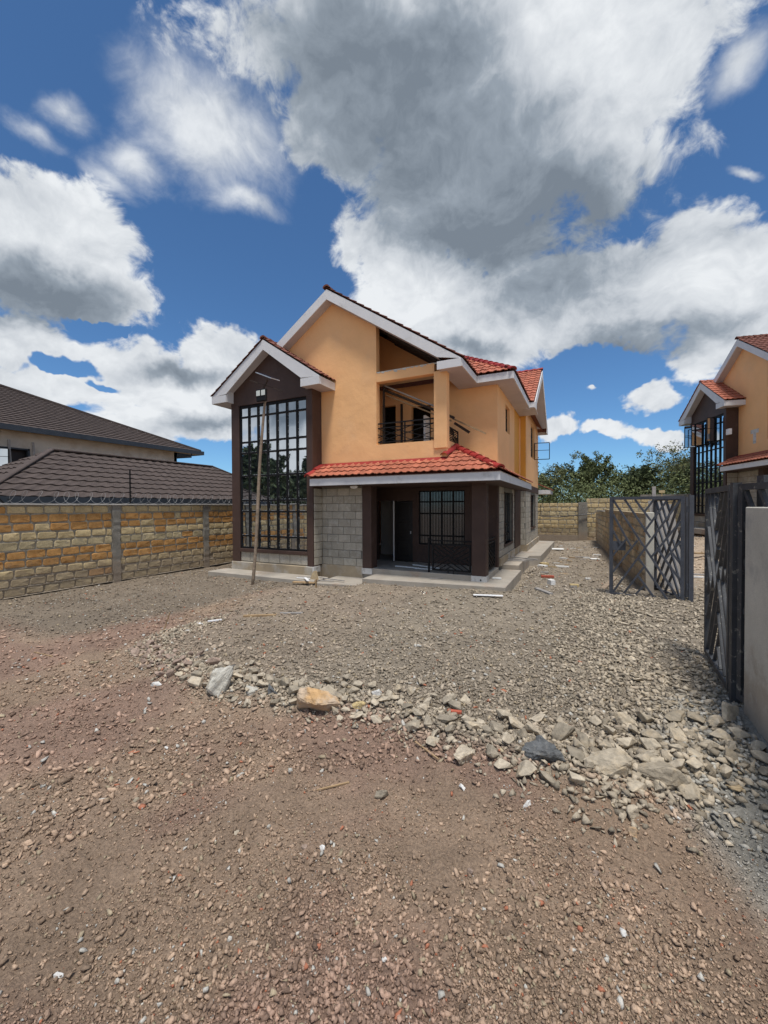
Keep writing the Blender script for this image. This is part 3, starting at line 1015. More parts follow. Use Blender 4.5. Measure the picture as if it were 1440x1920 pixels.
def blocks(parent, axis, plane, a0, a1, z0, z1, m_=None, name='stone_block', bl=.40, bh=.215, out=-1, holes=(), phase=0, merged=None, gap=.012, depth=.02, jit=.003):
    """dressed blocks standing proud of a mortar sheet; out = side the face looks to"""
    m_ = m_ or M['block']
    rows = max(1, round((z1 - z0) / bh)); bh = (z1 - z0) / rows
    for r_ in range(rows):
        za, zb = z0 + r_ * bh, z0 + (r_ + 1) * bh
        a = a0 - ((r_ + phase) % 2) * bl / 2 - random.uniform(0, .04)
        while a < a1 - .02:
            b = a + bl * random.uniform(.93, 1.07)
            s, e_ = max(a, a0), min(b, a1)
            a = b
            if e_ - s < .06: continue
            spans = [(s, e_)]
            for h in holes:
                if za < h[3] - .03 and zb > h[2] + .03:
                    ns = []
                    for p, q in spans:
                        if q <= h[0] or p >= h[1]: ns.append((p, q)); continue
                        if p < h[0] - .05: ns.append((p, h[0]))
                        if q > h[1] + .05: ns.append((h[1], q))
                    spans = ns
            for p, q in spans:
                g = gap / 2
                mb = merged if merged is not None else MB()
                d = random.uniform(-jit, jit)
                c0 = plane; c1 = plane + out * (depth + d)
                p2, q2, z2, z3 = p + g, q - g, za + g, zb - g
                ch = .008
                if axis == 'x':
                    o_ = [(p2, c0, z2), (q2, c0, z2), (q2, c0, z3), (p2, c0, z3)]
                    mi = [(p2, c1 - out * ch, z2), (q2, c1 - out * ch, z2), (q2, c1 - out * ch, z3), (p2, c1 - out * ch, z3)]
                    fr = [(p2 + ch, c1, z2 + ch), (q2 - ch, c1, z2 + ch), (q2 - ch, c1, z3 - ch), (p2 + ch, c1, z3 - ch)]
                else:
                    o_ = [(c0, p2, z2), (c0, q2, z2), (c0, q2, z3), (c0, p2, z3)]
                    mi = [(c1 - out * ch, p2, z2), (c1 - out * ch, q2, z2), (c1 - out * ch, q2, z3), (c1 - out * ch, p2, z3)]
                    fr = [(c1, p2 + ch, z2 + ch), (c1, q2 - ch, z2 + ch), (c1, q2 - ch, z3 - ch), (c1, p2 + ch, z3 - ch)]
                fs = [(i, (i + 1) % 4, 4 + (i + 1) % 4, 4 + i) for i in range(4)] + [(4 + i, 4 + (i + 1) % 4, 8 + (i + 1) % 4, 8 + i) for i in range(4)] + [(8, 9, 10, 11)]
                mb.add(o_ + mi + fr, fs)
                if merged is None: mb.build(name, m_, parent)


def lattice(mb, A, B, z0, z1, t=.028, fr=.04, dep=None, m=0):
    """steel frame from A to B (xy pairs) filled with the chevron pattern"""
    A = Vector((*A, 0)); B = Vector((*B, 0)); U = (B - A); n = Vector((-U.y, U.x, 0)).normalized()
    dep = dep or t

    def P(u, v): return A + U * u + Vector((0, 0, z1 - (z1 - z0) * v))
    L_ = U.length; fu = fr / L_; fv = fr / (z1 - z0)
    up = n
    for p, q in (((0, 0), (0, 1)), ((1, 0), (1, 1))):
        du = fu / 2 if p[0] == 0 else -fu / 2
        mb.bar(P(p[0] + du, 0), P(q[0] + du, 1), fr, max(dep, fr) * 1.0, n, m)
    for v in (0, 1):
        dv = fv / 2 if v == 0 else -fv / 2
        mb.bar(P(fu, v + dv), P(1 - fu, v + dv), fr * .98, max(dep, fr) * .98, n, m)

    def W(u, v): return P(fu + u * (1 - 2 * fu), fv + v * (1 - 2 * fv))
    segs = [((0, 0), (1, 1)), ((0, 1), (1, 0)),
            ((0, .155), (.285, .49)), ((0, .335), (.125, .475)), ((0, .78), (.385, .425)), ((0, .60), (.21, .42)),
            ((.19, 0), (.575, .39)), ((.345, 0), (.58, .215)), ((.82, 0), (.485, .335)), ((.625, 0), (.49, .125)),
            ((1, .215), (.59, .59)), ((1, .41), (.785, .605)), ((.69, .51), (1, .80)), ((.885, .53), (1, .635)),
            ((.405, .61), (.82, 1)), ((.395, .79), (.64, 1)), ((.48, .70), (.175, 1)), ((.48, .895), (.345, 1))]
    for i, (a, b) in enumerate(segs):
        o_ = n * (.001 * (i % 5) - .002)
        mb.bar(W(*a) + o_, W(*b) + o_, t, dep * (.9 + .02 * (i % 5)), n, m)


def sash(parent, hinge, ang, w, z0, z1, glass, n=2):
    """an opened window leaf"""
    h = Vector((hinge[0], hinge[1], 0)); d = Vector((math.cos(ang), math.sin(ang), 0))
    mb = MB()
    for z in (z0, z1): mb.bar(h + Vector((0, 0, z)), h + d * w + Vector((0, 0, z)), .03, .03)
    for s in (0, w): mb.bar(h + d * s + Vector((0, 0, z0)), h + d * s + Vector((0, 0, z1)), .03, .03)
    zm = z0 + (z1 - z0) * .55
    mb.bar(h + Vector((0, 0, zm)), h + d * w + Vector((0, 0, zm)), .02, .02)
    o = mb.build('window_leaf', M['steel'], parent)
    if glass:
        g = MB(); nn = Vector((-d.y, d.x, 0)) * .003
        g.prism([h + Vector((0, 0, z0)) - nn, h + d * w + Vector((0, 0, z0)) - nn, h + d * w + Vector((0, 0, z1)) - nn, h + Vector((0, 0, z1)) - nn], nn * 2)
        g.build('pane', glass, o)
    return o


def grid_window(parent, axis, plane, out, a0, a1, rows, cols, glass, name='window', bar=.035, barw=.05, smear=True, hseed=0):
    """steel window: outer frame and glazing bars, each pane a sub-part. rows: z edges top to bottom; cols: edges"""
    rr = random.Random(hseed)
    f = MB()
    zt, zb = rows[0], rows[-1]

    def bx(mb, p, q, c0, c1, s0, s1):
        if axis == 'x': mb.box(p, q, min(c0, c1), max(c0, c1), s0, s1)
        else: mb.box(min(c0, c1), max(c0, c1), p, q, s0, s1)
    d0, d1 = plane - out * .005, plane + out * barw
    for i, c in enumerate(cols):
        hw = bar * (.5 if 0 < i < len(cols) - 1 else .7)
        bx(f, c - hw, c + hw, d0, d1, zb, zt)
    for i, z in enumerate(rows):
        hw = bar * (.45 if 0 < i < len(rows) - 1 else .7)
        bx(f, cols[0], cols[-1], d0 - out * .002, d1 - out * .004, z - hw, z + hw)
    w = f.build(name, M['steel'], parent)
    for i in range(len(rows) - 1):
        for j in range(len(cols) - 1):
            p, q, s1, s0 = cols[j] + bar * .4, cols[j + 1] - bar * .4, rows[i] - bar * .4, rows[i + 1] + bar * .4
            t1, t2 = rr.gauss(0, .0028), rr.gauss(0, .0028)
            hw, hh = (q - p) / 2, (s1 - s0) / 2
            cx, cz = (p + q) / 2, (s0 + s1) / 2
            g = MB(); vs = []
            for (a, b) in ((-hw, -hh), (hw, -hh), (hw, hh), (-hw, hh)):
                c = plane + out * .022 + a * t1 + b * t2
                vs.append((cx + a, c, cz + b) if axis == 'x' else (c, cx + a, cz + b))
            ext = (0, -out * .006, 0) if axis == 'x' else (-out * .006, 0, 0)
            g.prism(vs, ext)
            if smear:
                # dusty border left by masking tape
                for k in range(26):
                    side = rr.randrange(4); e_ = rr.random()
                    ln, wd = rr.uniform(.01, .06), rr.uniform(.004, .014)
                    if side < 2: a = -hw + .010 if side == 0 else hw - .010; b = (e_ * 2 - 1) * hh * .93; da, db = wd / 2, ln / 2
                    else: b = -hh + .012 if side == 2 else hh - .012; a = (e_ * 2 - 1) * hw * .9; da, db = ln / 2, wd / 2
                    c = plane + out * .0235 + a * t1 + b * t2
                    qd = [(cx + a - da, cz + b - db), (cx + a + da, cz + b - db), (cx + a + da, cz + b + db), (cx + a - da, cz + b + db)]
                    g.add([(u, c, v) if axis == 'x' else (c, u, v) for u, v in qd], [(0, 1, 2, 3)], 1)
            g.build('pane', [glass, M['tape']], w)
    return w


def zr(x): return 7.88 - .661 * abs(x + 4.45)


def build_house(root, near=True):
    P = root
    XS, X4, YE = -.034, .19, 1.708
    YB = -.47
    # --- plinth and slabs
    mb = MB(); mb.box(-8.035, -4.86, YB - .045, 0, -.4, .14)
    mb.build('plinth', M['plinth'], P, bevel=.008)
    mb = MB(); mb.box(-4.86, -3.46, -.035, .3, -.4, .175); mb.build('plinth', M['plinth'], P, bevel=.008)
    mb = MB(); mb.box(-8.30, -4.30, -1.22, YB - .047, -.34, -.10)
    mb.add([(-4.30, -1.20, -.34), (-3.06, -1.0, -.34), (-3.06, -.04, -.34), (-4.30, -.04, -.34), (-4.30, -1.20, -.14), (-3.06, -1.0, -.14), (-3.06, -.04, -.14), (-4.30, -.04, -.14)], [(0, 1, 5, 4), (1, 2, 6, 5), (4, 5, 6, 7), (0, 4, 7, 3)])
    mb.build('apron_slab', M['concrete'], P, bevel=.012)
    mb = MB(); mb.prism([(-3.05, -.80, -.34), (.53, -.42, -.34), (.53, 2.30, -.34), (-3.05, 2.3, -.34)], (0, 0, .345))
    mb.build('porch_step', M['concrete'], P, bevel=.012)
    mb = MB(); mb.box(-4.3, -.004, .0, YE, -.3, .136); mb.build('porch_floor', M['white_foot'] if 0 else M['concrete'], P, bevel=.006)
    mb = MB(); mb.box(XS - .3, .46, 2.32, 3.3, -.35, .142); mb.build('side_slab', M['render_wall'], P, bevel=.01)
    mb = MB(); mb.prism([(XS, 3.31, -.35), (.44, 3.31, -.35), (.46, 5.1, -.35), (.82, 5.25, -.35), (.93, 11.6, -.35), (XS, 11.6, -.35)], (0, 0, .46)); mb.build('side_slab', M['concrete'], P, bevel=.01)
    mb = MB(); mb.box(XS, XS + .05, 1.96, 6.4, .13, .36); mb.box(X4, X4 + .05, 6.4, 11.3, .1, .36); mb.box(XS + .05, X4 + .05, 6.36, 6.4, .1, .36)
    mb.build('plinth', M['plinth'], P)

    # --- bay
    zt_, zb_ = 5.058, .575
    mb = MB()
    mb.box(-8.035, -7.71, YB, YB + .28, .14, 5.10)
    mb.build('bay_pillar', M['brown'], P, bevel=.006)
    mb = MB(); mb.box(-5.06, -4.852, YB, -.003, .14, 5.10); mb.build('bay_pillar', M['brown'], P, bevel=.006)
    mb = MB(); mb.box(-8.035, -7.9, YB + .28, 2.0, .14, 5.3); mb.build('wall', M['brown'], P)
    apx = (-6.40, 6.84)
    mb = MB(); mb.prism([(-8.035, YB, 5.10), (-4.852, YB, 5.10), (-4.852, YB, 5.55), (-6.40, YB, 6.62), (-8.035, YB, 5.50)], (0, .2, 0))
    mb.box(-5.06, -4.852, YB + .2, -.003, 5.10, 5.5)
    mb.build('gable_wall', M['brown'], P)
    mb = MB(); mb.box(-7.71, -5.06, YB - .01, YB + .2, .462, .565); mb.build('window_sill', M['brown'], P, bevel=.006)
    mb = MB(); mb.box(-7.71, -5.06, YB + .06, YB + .2, .14, .462); mb.build('wall_base', M['mortar'], P)
    blocks(P, 'x', YB + .065, -7.71, -5.06, .16, .46, bh=.21, merged=None if near else (bm_ := MB()))
    if not near: bm_.build('stone_block', M['block'], P, kind='stuff')
    if near:
        mb = MB(); mb.box(-5.09, -4.80, YB - .03, YB + .28, -.02, .142); mb.build('pillar_foot', M['white_foot'], P)
    rows = [5.056, 4.733, 3.936, 3.592, 2.865, 2.09, 1.739, .97, .585]
    cols = [-7.71 + 2.65 * k / 7 for k in range(8)]
    grid_window(P, 'x', YB + .10, -1, -7.71, -5.06, rows, cols, M['glass'], 'bay_window', .055, .06, near, 5)
    mb = MB(); mb.box(-7.71, -5.06, YB + .13, YB + .16, .565, 5.10); mb.build('window_backing', M['black'], P)
    # --- bay roof
    RS = .668
    yb0, yb1 = -.77, 3.2
    zrb = 6.86
    for sgn, xe in ((-1, -8.55), (1, -4.38)):
        ze = zrb - RS * abs(xe + 6.40)
        mb = MB()
        mb.prism([(-6.40, yb0 + .03, zrb - .06), (xe, yb0 + .03, ze - .06), (xe, yb0 + .03, ze - .02), (-6.40, yb0 + .03, zrb - .02)], (0, (yb1 if sgn < 0 else .1) - yb0, 0))
        mb.build('roof_deck', M['tile_dark'], P)
        # rake board
        mb = MB()
        xr = xe if sgn < 0 else xe
        xi = -7.93 if sgn < 0 else -5.02
        zi = zrb - RS * abs(xi + 6.40)
        mb.prism([(-6.40, yb0, zrb - .31), (xi, yb0, zi - .27), (xi, yb0, ze + .001), (xe, yb0, ze), (xe, yb0, ze + .0), (-6.40, yb0, zrb)] if 0 else
                 [(-6.40, yb0, zrb - .30), (-6.40, yb0, zrb - .005), (xe, yb0, ze - .005), (xe, yb0, ze - .015), (xi, yb0, zi - .30 if 0 else min(zi - .29, ze + .02))], (0, .03, 0))
        mb.build('rake_board', M['white'], P)
        # box end and side fascia
        mb = MB()
        mb.box(min(xi, xe), max(xi, xe), yb0 - .012, yb0 + .03, ze - .235, ze - .012)
        mb.box(xe - .015, xe + .015, yb0 + .03, -.004 if sgn > 0 else 2.0, ze - .235, ze - .018)
        mb.build('eave_fascia', M['white'], P)
        mb = MB(); mb.box(min(xi, xe) + .016 * (sgn < 0), max(xi, xe) - .016 * (sgn > 0), yb0 + .03, -.004 if sgn > 0 else 2.0, ze - .225, ze - .205)
        mb.build('soffit', M['soffit'], P)
        mb = MB(); mb.box(xi - .008, xi + .008, yb0 + .03, YB - .002, ze - .225, zi - .285); mb.build('eave_fascia', M['white'], P)
        # sloping soffit under the rake
        mb = MB(); mb.prism([(-6.40, yb0 + .03, zrb - .30), (xi, yb0 + .03, zi - .30), (xi, yb0 + .03, zi - .28), (-6.40, yb0 + .03, zrb - .28)], (0, YB - yb0 - .03, 0)); mb.build('soffit', M['soffit'], P)
    merged = MB()
    cosr = 1 / math.sqrt(1 + RS * RS); sl = RS * cosr
    # right slope: eave at x=-4.38
    L_ = (6.40 - 4.38) / cosr
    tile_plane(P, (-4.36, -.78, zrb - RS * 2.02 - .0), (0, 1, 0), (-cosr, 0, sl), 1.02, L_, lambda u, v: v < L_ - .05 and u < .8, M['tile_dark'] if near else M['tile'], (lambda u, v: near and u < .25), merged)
    # left slope: only its edge shows from the front
    L2 = (8.57 - 6.40) / cosr
    tile_plane(P, (-8.57, yb1, zrb - RS * 2.17), (0, -1, 0), (cosr, 0, sl), yb1 - yb0 + .03, L2, lambda u, v: v < L2 - .05, M['tile_dark'], (lambda u, v: near and u > yb1 - yb0 - .38), merged)
    caps(P, (-6.40, yb0 - .02, zrb + .01), (-6.40, .6, zrb + .01), M['tile_dark'] if near else M['ridge'], near, merged)

    # --- orange front wall
    zb0 = 2.95
    mb = MB()
    yk = .2
    mb.prism([(-8.035, 0, zb0), (-3.015, 0, zb0), (-3.015, 0, zr(-3.015)), (-4.45, 0, zr(-4.45)), (-8.035, 0, zr(-8.035))], (0, yk, 0))
    mb.box(-3.015, -1.325, 0, yk, zb0, 3.60)
    mb.build('front_wall', M['orange'], P)
    mb = MB(); mb.box(-3.015, -1.325, 0.001, yk, 5.328, 5.595); mb.build('beam', M['orange'], P, bevel=.008)
    mb = MB()
    for k in range(14):
        t = k / 13; x0 = -3.0 + 1.65 * t; w_ = random.uniform(.06, .16); h_ = random.uniform(.02, .09) * (1 - .4 * t)
        mb.add([(x0, -.004, 5.598), (x0 + w_, -.004, 5.598), (x0 + w_ * .8, -.004, 5.598 - h_), (x0 + w_ * .2, -.004, 5.598 - h_ * .8)], [(0, 1, 2, 3)])
    mb.box(-3.013, -1.327, -.003, yk, 5.595, 5.604)
    mb.build('raw_plaster_edge', M['render_wall'], P, label='raw grey plaster edge along the top of the balcony beam')
    mb = MB(); mb.box(-1.325, -.983, -.045, yk, 3.384, 5.36); mb.build('balcony_pillar', M['orange'], P, bevel=.006)
    mb = MB(); mb.box(-1.325, -.99, .0, yk, zb0, 3.384); mb.build('front_wall', M['orange'], P)
    mb = MB(); mb.box(-1.2, -.99, yk, YE, zb0, 3.60); mb.build('balcony_side_wall', M['orange'], P)
    mb = MB(); mb.box(-3.9, -1.2, yk, YE, 3.15, 3.25); mb.build('balcony_floor', M['concrete'], P)
    mb = MB()
    holes = [(-3.70, -3.20, 3.3, 5.10), (-2.66, -2.03, 3.3, 4.98)]
    holes_wall(mb, 'x', YE, YE + .15, -3.9, XS, 2.95, 5.6, holes)
    mb.prism([(-3.9, YE, 5.6), (-1.1, YE, 5.6), (-3.9, YE, 7.5)], (0, .15, 0))
    mb.box(-4.05, -3.9, yk, YE + .15, 3.15, 7.4)
    mb.build('balcony_wall', M['orange'], P)
    if near:
        mb = MB(); mb.box(-4.2, -1.9, YE + .9, YE + .95, 3.2, 5.4); mb.box(-3.0, -2.95, YE + .15, YE + .9, 3.2, 5.4); mb.build('dark_room_backing', M['dark_wood'], P)  # dark-coloured backing, painted shade of the unlit rooms behind the doors
        mb = MB(); mb.box(-2.13, -2.07, YE - .35, YE + .02, 3.3, 4.6); mb.build('door', M['paper'], P, label='pale door leaf standing open at the back of the balcony')
        MB().bar((-2.98, YE - .03, 3.25), (-2.98, YE - .03, 5.1), .06, .06).build('prop', M['dark_wood'], P)
        MB().bar((-3.0, .45, 3.25), (-3.0, .45, 5.3), .05, .05).build('prop', M['dark_wood'], P)
        # rafters seen through the gable opening
        for k, x0 in enumerate((.35, .95, 1.5)):
            mb = MB(); mb.bar((-3.1, x0, zr(-3.1) - .02), (-1.0, x0, zr(-1.0) - .02), .05, .12); mb.build('rafter', M['dark_wood'], P)
    # --- balcony railing
    mb = MB()
    for z in (4.19, 4.07, 3.67): mb.bar((-3.06, .1, z), (-1.33, .1, z), .03, .035 if z > 4.1 else .025)
    for x0 in (-3.04, -1.36, -2.2): mb.bar((x0, .1, 3.60), (x0, .1, 4.18), .03, .03)
    for a, b in (((-3.04, 4.07), (-1.95, 3.67)), ((-3.04, 3.67), (-1.36, 4.07)), ((-3.04, 3.9), (-2.4, 3.67)), ((-2.7, 4.07), (-1.36, 3.67)), ((-2.1, 3.67), (-1.36, 3.87)), ((-3.04, 3.8), (-2.0, 4.07)), ((-1.8, 4.07), (-1.36, 3.9))):
        mb.bar((a[0], .1, a[1]), (b[0], .1, b[1]), .018, .018)
    mb.build('balcony_railing', M['steel'], P)
    mb = MB()
    lattice(mb, (-1.05, .3), (-1.05, 1.25), 3.62, 4.0, .02, .03)
    mb.build('balcony_railing', M['steel'], P)

    # --- ground floor front
    mb = MB(); mb.box(-4.85, -3.46, .0, .2, .16, 2.95); mb.box(-4.85, -4.80, YB + .25, 0, .1, 2.9) if 0 else None
    mb.build('wall_core', M['mortar'], P)
    bmz = None if near else MB()
    blocks(P, 'x', -.001, -4.85, -3.465, .175, 2.42, merged=bmz)
    blocks(P, 'y', -4.851, YB + .05, -.025, .175, 2.42, out=1, bl=.40, phase=1, merged=bmz)
    if bmz: bmz.build('stone_block', M['block'], P, kind='stuff')
    mb = MB(); mb.box(-3.463, -3.176, -.035, .31, .142, 2.48); mb.build('porch_pillar', M['brown'], P, bevel=.006)
    mb = MB(); mb.box(-3.48, -3.16, -.05, .325, -.02, .142); mb.build('pillar_foot', M['white_foot'], P)
    mb = MB(); mb.box(-.356, 0, 0, .30, .142, 2.48); mb.build('porch_pillar', M['brown'], P, bevel=.006)
    mb = MB(); mb.box(-.372, .012, -.014, .31, -.02, .142)
    mb.build('pillar_foot', M['white_foot'], P)
    if near:
        mb = MB(); mb.tube([(-.13, -.018, .05), (-.13, -.010, .05)], .022, 10); mb.build('drain_hole', M['black'], P)
    # beam above porch and ceiling
    mb = MB(); mb.box(-4.85, .0, .0, .2, 2.48, 2.95); mb.box(-.2, -.001, .2, YE, 2.48, 2.95); mb.build('porch_beam', M['brown'], P)
    mb = MB(); mb.box(-4.76, .46, -.70, 1.70, 2.455, 2.475); mb.box(-.03, .46, 1.70, 5.6, 2.455, 2.475); mb.build('soffit', M['brown'], P)
    # entry wall
    mb = MB()
    holes_wall(mb, 'x', YE, YE + .18, -4.3, XS, .13, 2.5, [(-3.89, -3.30, .13, 2.06), (-3.26, -2.635, .13, 2.06), (-2.43, -.98, .70, 2.36)])
    mb.box(-4.3, -4.12, .2, YE, .13, 2.5)
    mb.build('entry_wall', M['brown'], P)
    if near:
        mb = MB(); mb.box(XS, XS + .004, YE + .02, 1.95, .13, 2.45); mb.build('corner_trim', M['brown'], P)
        mb = MB(); mb.box(-3.295, -3.262, YE - .02, YE + .19, .136, 2.06); mb.build('door_frame', M['plastic'], P, label='pale unpainted edge of the entry door frame')
        dl = MB(); dl.box(-3.255, -2.64, YE + .03, YE + .075, .15, 2.04)
        for zc in (.55, 1.15, 1.72): dl.box(-3.17, -2.73, YE + .018, YE + .03, zc - .22, zc + .22)
        d1 = dl.build('door', M['black'], P, bevel=.005)
        mb = MB(); mb.box(-2.72, -2.69, YE - .005, YE + .03, 1.02, 1.10); mb.build('handle', M['alu'], d1)
        dl = MB(); dl.box(-3.93, -3.87, .72, YE, .15, 2.04); d2 = dl.build('door', M['black'], P, bevel=.005, label='black entry door leaf standing open')
        mb = MB(); mb.bar((-3.84, .86, .75), (-3.84, .86, 1.72), .03, .03); mb.build('handle', M['alu'], d2)
        mb = MB(); mb.box(-4.5, -3.0, 3.2, 3.25, .1, 2.6); mb.box(-3.2, -3.15, YE + .2, 3.2, .1, 2.6); mb.build('hall_wall', M['hall_wall'], P)
        mb = MB(); mb.box(-4.5, -3.0, YE, 3.3, .05, .134); mb.build('hall_floor', M['concrete'], P)
    grid_window(P, 'x', YE + .08, -1, 0, 0, [2.36, 2.02, 1.66, .98, .71], [-2.43, -2.07, -1.70, -1.34, -.98], M['dim_glass'], 'window', .05, .05, False, 3)
    if near:
        mb = MB()
        for j in range(4):
            for k in range(3):
                x0 = -2.43 + .3625 * j + .09 * (k + 1)
                mb.box(x0 - .006, x0 + .006, YE + .01, YE + .02, .71, 2.36)
        mb.build('window_grille', M['steel'], P)
    mb = MB(); mb.box(-2.47, -.94, YE - .03, YE + .18, .655, .698); mb.build('window_sill', M['brown'], P)

    # --- porch railing
    if near:
        mb = MB(); mb.bar((-1.52, .10, .136), (-1.52, .10, 1.05), .045, .045); mb.bar((-1.52, .10, .985), (-.36, .10, .985), .045, .03)
        lattice(mb, (-1.43, .10), (-.40, .10), .20, .90, .027, .04)
        for x0 in (-1.0, -.85): mb.bar((x0, .10, .136), (x0, .10, .2), .02, .02)
        mb.build('porch_railing', M['steel'], P)
        mb = MB(); lattice(mb, (-.10, .34), (-.10, 1.60), .18, .92, .027, .04); mb.bar((-.10, .32, 1.0), (-.10, 1.66, 1.0), .04, .03); mb.build('porch_railing', M['steel'], P)

    # --- right side walls
    core = MB()
    holes_wall(core, 'y', XS - .2, XS - .012, 1.9, 6.4, .1, 2.6, [(2.87, 4.40, .68, 2.32)])
    holes_wall(core, 'y', X4 - .2, X4 - .012, 6.42, 11.3, .1, 2.47, [(8.1, 9.75, .94, 2.36)])
    core.box(XS - .2, X4 - .012, 6.40, 6.42, .1, 2.6)
    core.build('wall_core', M['mortar'], P)
    mg = None if near else MB()
    blocks(P, 'y', XS - .013, 1.96, 4.92, .36, 2.46, out=1, depth=.014, holes=[(2.80, 4.45, .60, 2.34)], merged=mg)
    if near:
        blocks(P, 'x', 6.402, XS + .01, X4 - .02, .36, 2.46, out=-1, depth=.02, bl=.3)
        blocks(P, 'y', X4 - .013, 6.42, 11.28, .36, 2.46, out=1, depth=.014, holes=[(8.02, 9.83, .86, 2.40)])
    else: mg.build('stone_block', M['block'], P, kind='stuff')
    mb = MB(); mb.box(XS - .012, XS + .03, 4.95, 6.38, .36, 2.5); mb.build('brown_panel', M['brown'], P)
    for (xx, y0, y1, z0, z1, cc) in ((XS, 2.87, 4.40, .68, 2.32, 4), (X4, 8.1, 9.75, .94, 2.36, 4)):
        mb = MB(); mb.box(xx - .1, xx + .03, y0 - .06, y1 + .06, z0 - .07, z0); mb.box(xx + .001, xx + .02, y0 - .055, y0, z0, z1); mb.box(xx + .001, xx + .02, y1, y1 + .055, z0, z1)
        mb.build('window_surround', M['brown'], P)
        grid_window(P, 'y', xx - .12, 1, 0, 0, [z1, z1 - .34, z0 + .62, z0 + .3, z0], [y0 + (y1 - y0) * k / cc for k in range(cc + 1)], M['dim_glass'], 'window', .05, .04, False, 9)
    mb = MB(); mb.box(X4 - .2, X4 + .022, 6.38, 11.32, 2.46, 2.73); mb.build('brown_band', M['brown'], P)
    # upper side walls
    mb = MB()
    holes_wall(mb, 'y', XS - .2, XS, YE + .151, 4.93, 2.6, 5.36, [(3.06, 3.905, 4.24, 5.08)])
    mb.build('side_wall', M['orange'], P)
    mb = MB(); mb.box(XS - .2, XS - .004, 4.93, 6.40, 2.6, 5.36); mb.box(XS - .004, X4 - .003, 6.30, 6.46, 2.6, 5.36); mb.build('side_wall', M['deep_orange'], P, label='deeper orange wall panel between the two side walls')
    mb = MB(); mb.box(XS - .003, XS + .035, 6.12, 6.26, 2.7, 5.22); mb.build('pilaster', M['orange'], P)
    mb = MB()
    holes_wall(mb, 'y', X4 - .2, X4, 6.38, 11.3, 2.73, 5.6, [(8.07, 9.54, 3.96, 5.38)])
    mb.prism([(X4 - .2, 5.35, 5.6), (X4 - .2, 11.0, 5.6), (X4 - .2, 8.10, 7.45)] if 0 else [(X4 - .2, 6.38, 5.6), (X4 - .2, 11.0, 5.6), (X4 - .2, 8.10, 7.35), (X4 - .2, 6.38, 6.2)], (.199, 0, 0))
    mb.build('side_wall', M['orange'], P)
    grid_window(P, 'y', XS - .13, 1, 0, 0, [5.08, 4.80, 4.24], [3.06, 3.48, 3.905], M['dim_glass'], 'window', .05, .04, False, 4)
    grid_window(P, 'y', X4 - .13, 1, 0, 0, [5.38, 5.0, 4.4, 3.96], [8.07, 8.56, 9.05, 9.54], M['dim_glass'], 'window', .05, .04, False, 4)
    if near:
        sash(P, (X4 + .02, 9.50), math.radians(8), .62, 3.98, 4.72, None)
    # back and left enclosing walls
    mb = MB(); mb.box(-8.035, -7.85, 0.2, 11.3, -.2, 5.5); mb.box(-8.035, X4 - .21, 11.12, 11.3, -.2, 5.5); mb.build('rear_wall', M['orange'], P)

    # --- main gable roof
    zt = 8.10; RM = .661; y0 = -.30
    cm = 1 / math.sqrt(1 + RM * RM); sm = RM * cm
    xeR, xeL = -.534, -8.37
    for xe in (xeR, xeL):
        ze = zt - RM * abs(xe + 4.45)
        mb = MB(); mb.prism([(-4.45, y0 + .03, zt - .06), (xe, y0 + .03, ze - .06), (xe, y0 + .03, ze - .02), (-4.45, y0 + .03, zt - .02)], (0, 6.2, 0)); mb.build('roof_deck', M['tile_dark'], P)
        xi = -1.15 if xe > -4 else -7.75
        mb = MB(); mb.prism([(-4.45, y0, zt - .29), (-4.45, y0, zt - .005), (xe, y0, ze - .005), (xe, y0, ze - .015), (xi, y0, max(zt - RM * abs(xi + 4.45) - .30, ze - .02))], (0, .03, 0)); mb.build('rake_board', M['white'], P)
        mb = MB(); mb.prism([(-4.45, y0 + .03, zt - .29), (xi, y0 + .03, zt - RM * abs(xi + 4.45) - .29), (xi, y0 + .03, zt - RM * abs(xi + 4.45) - .27), (-4.45, y0 + .03, zt - .27)], (0, -y0 - .033, 0)); mb.build('soffit', M['soffit'], P)
    ze = 5.512
    mb = MB(); mb.box(-1.15, xeR, y0 - .012, y0 + .03, 5.30, 5.50); mb.box(xeR - .015, xeR + .015, y0 + .03, 1.30, 5.32, 5.505)
    mb.box(xeR - .015, .452, 1.30, 1.33, 5.322, 5.515); mb.box(.437, .467, 1.33, 5.03, 5.324, 5.515)
    mb.build('eave_fascia', M['white'], P)
    mb = MB(); mb.box(-1.14, xeR - .016, y0 + .03, YE - .003, 5.325, 5.345); mb.box(xeR - .016, .437, 1.33, YE - .003, 5.328, 5.348); mb.box(XS + .003, .436, YE, 5.0, 5.328, 5.35); mb.box(XS + .003, .63, 5.0, 6.29, 5.330, 5.35)
    mb.build('soffit', M['soffit'], P)
    merged2 = MB(); darkm = MB()
    # rear hip roof
    ze = 5.525; hx = .452
    zrr = ze + RM * (hx + 4.45)
    rl = hx + 4.45
    mb = MB()
    mb.add([(hx, 1.31, ze - .03), (-8.5, 1.31, ze - .03), (-4.45, 1.31 + rl, zrr - .03), (-4.45, 12.2, zrr - .03), (hx, 12.2, ze - .03), (-9.35, 12.2, ze - .03)],
           [(0, 2, 1), (0, 4, 3, 2), (1, 2, 3, 5)])
    mb.build('roof_deck', M['tile_dark'], P)
    # tiles, front slope of the hip: eave runs along x at y=1.31
    tile_plane(P, (-3.1, 1.29, ze), (1, 0, 0), (0, cm, sm), 3.6, 2.4,
               lambda u, v: (-3.1 + u) < hx - v * cm - .02 and (1.29 + v * cm) > -1 and (-3.1 + u) > -.45 - 1.9 * v, M['tile'], (lambda u, v: near and u > 1.8), merged2)
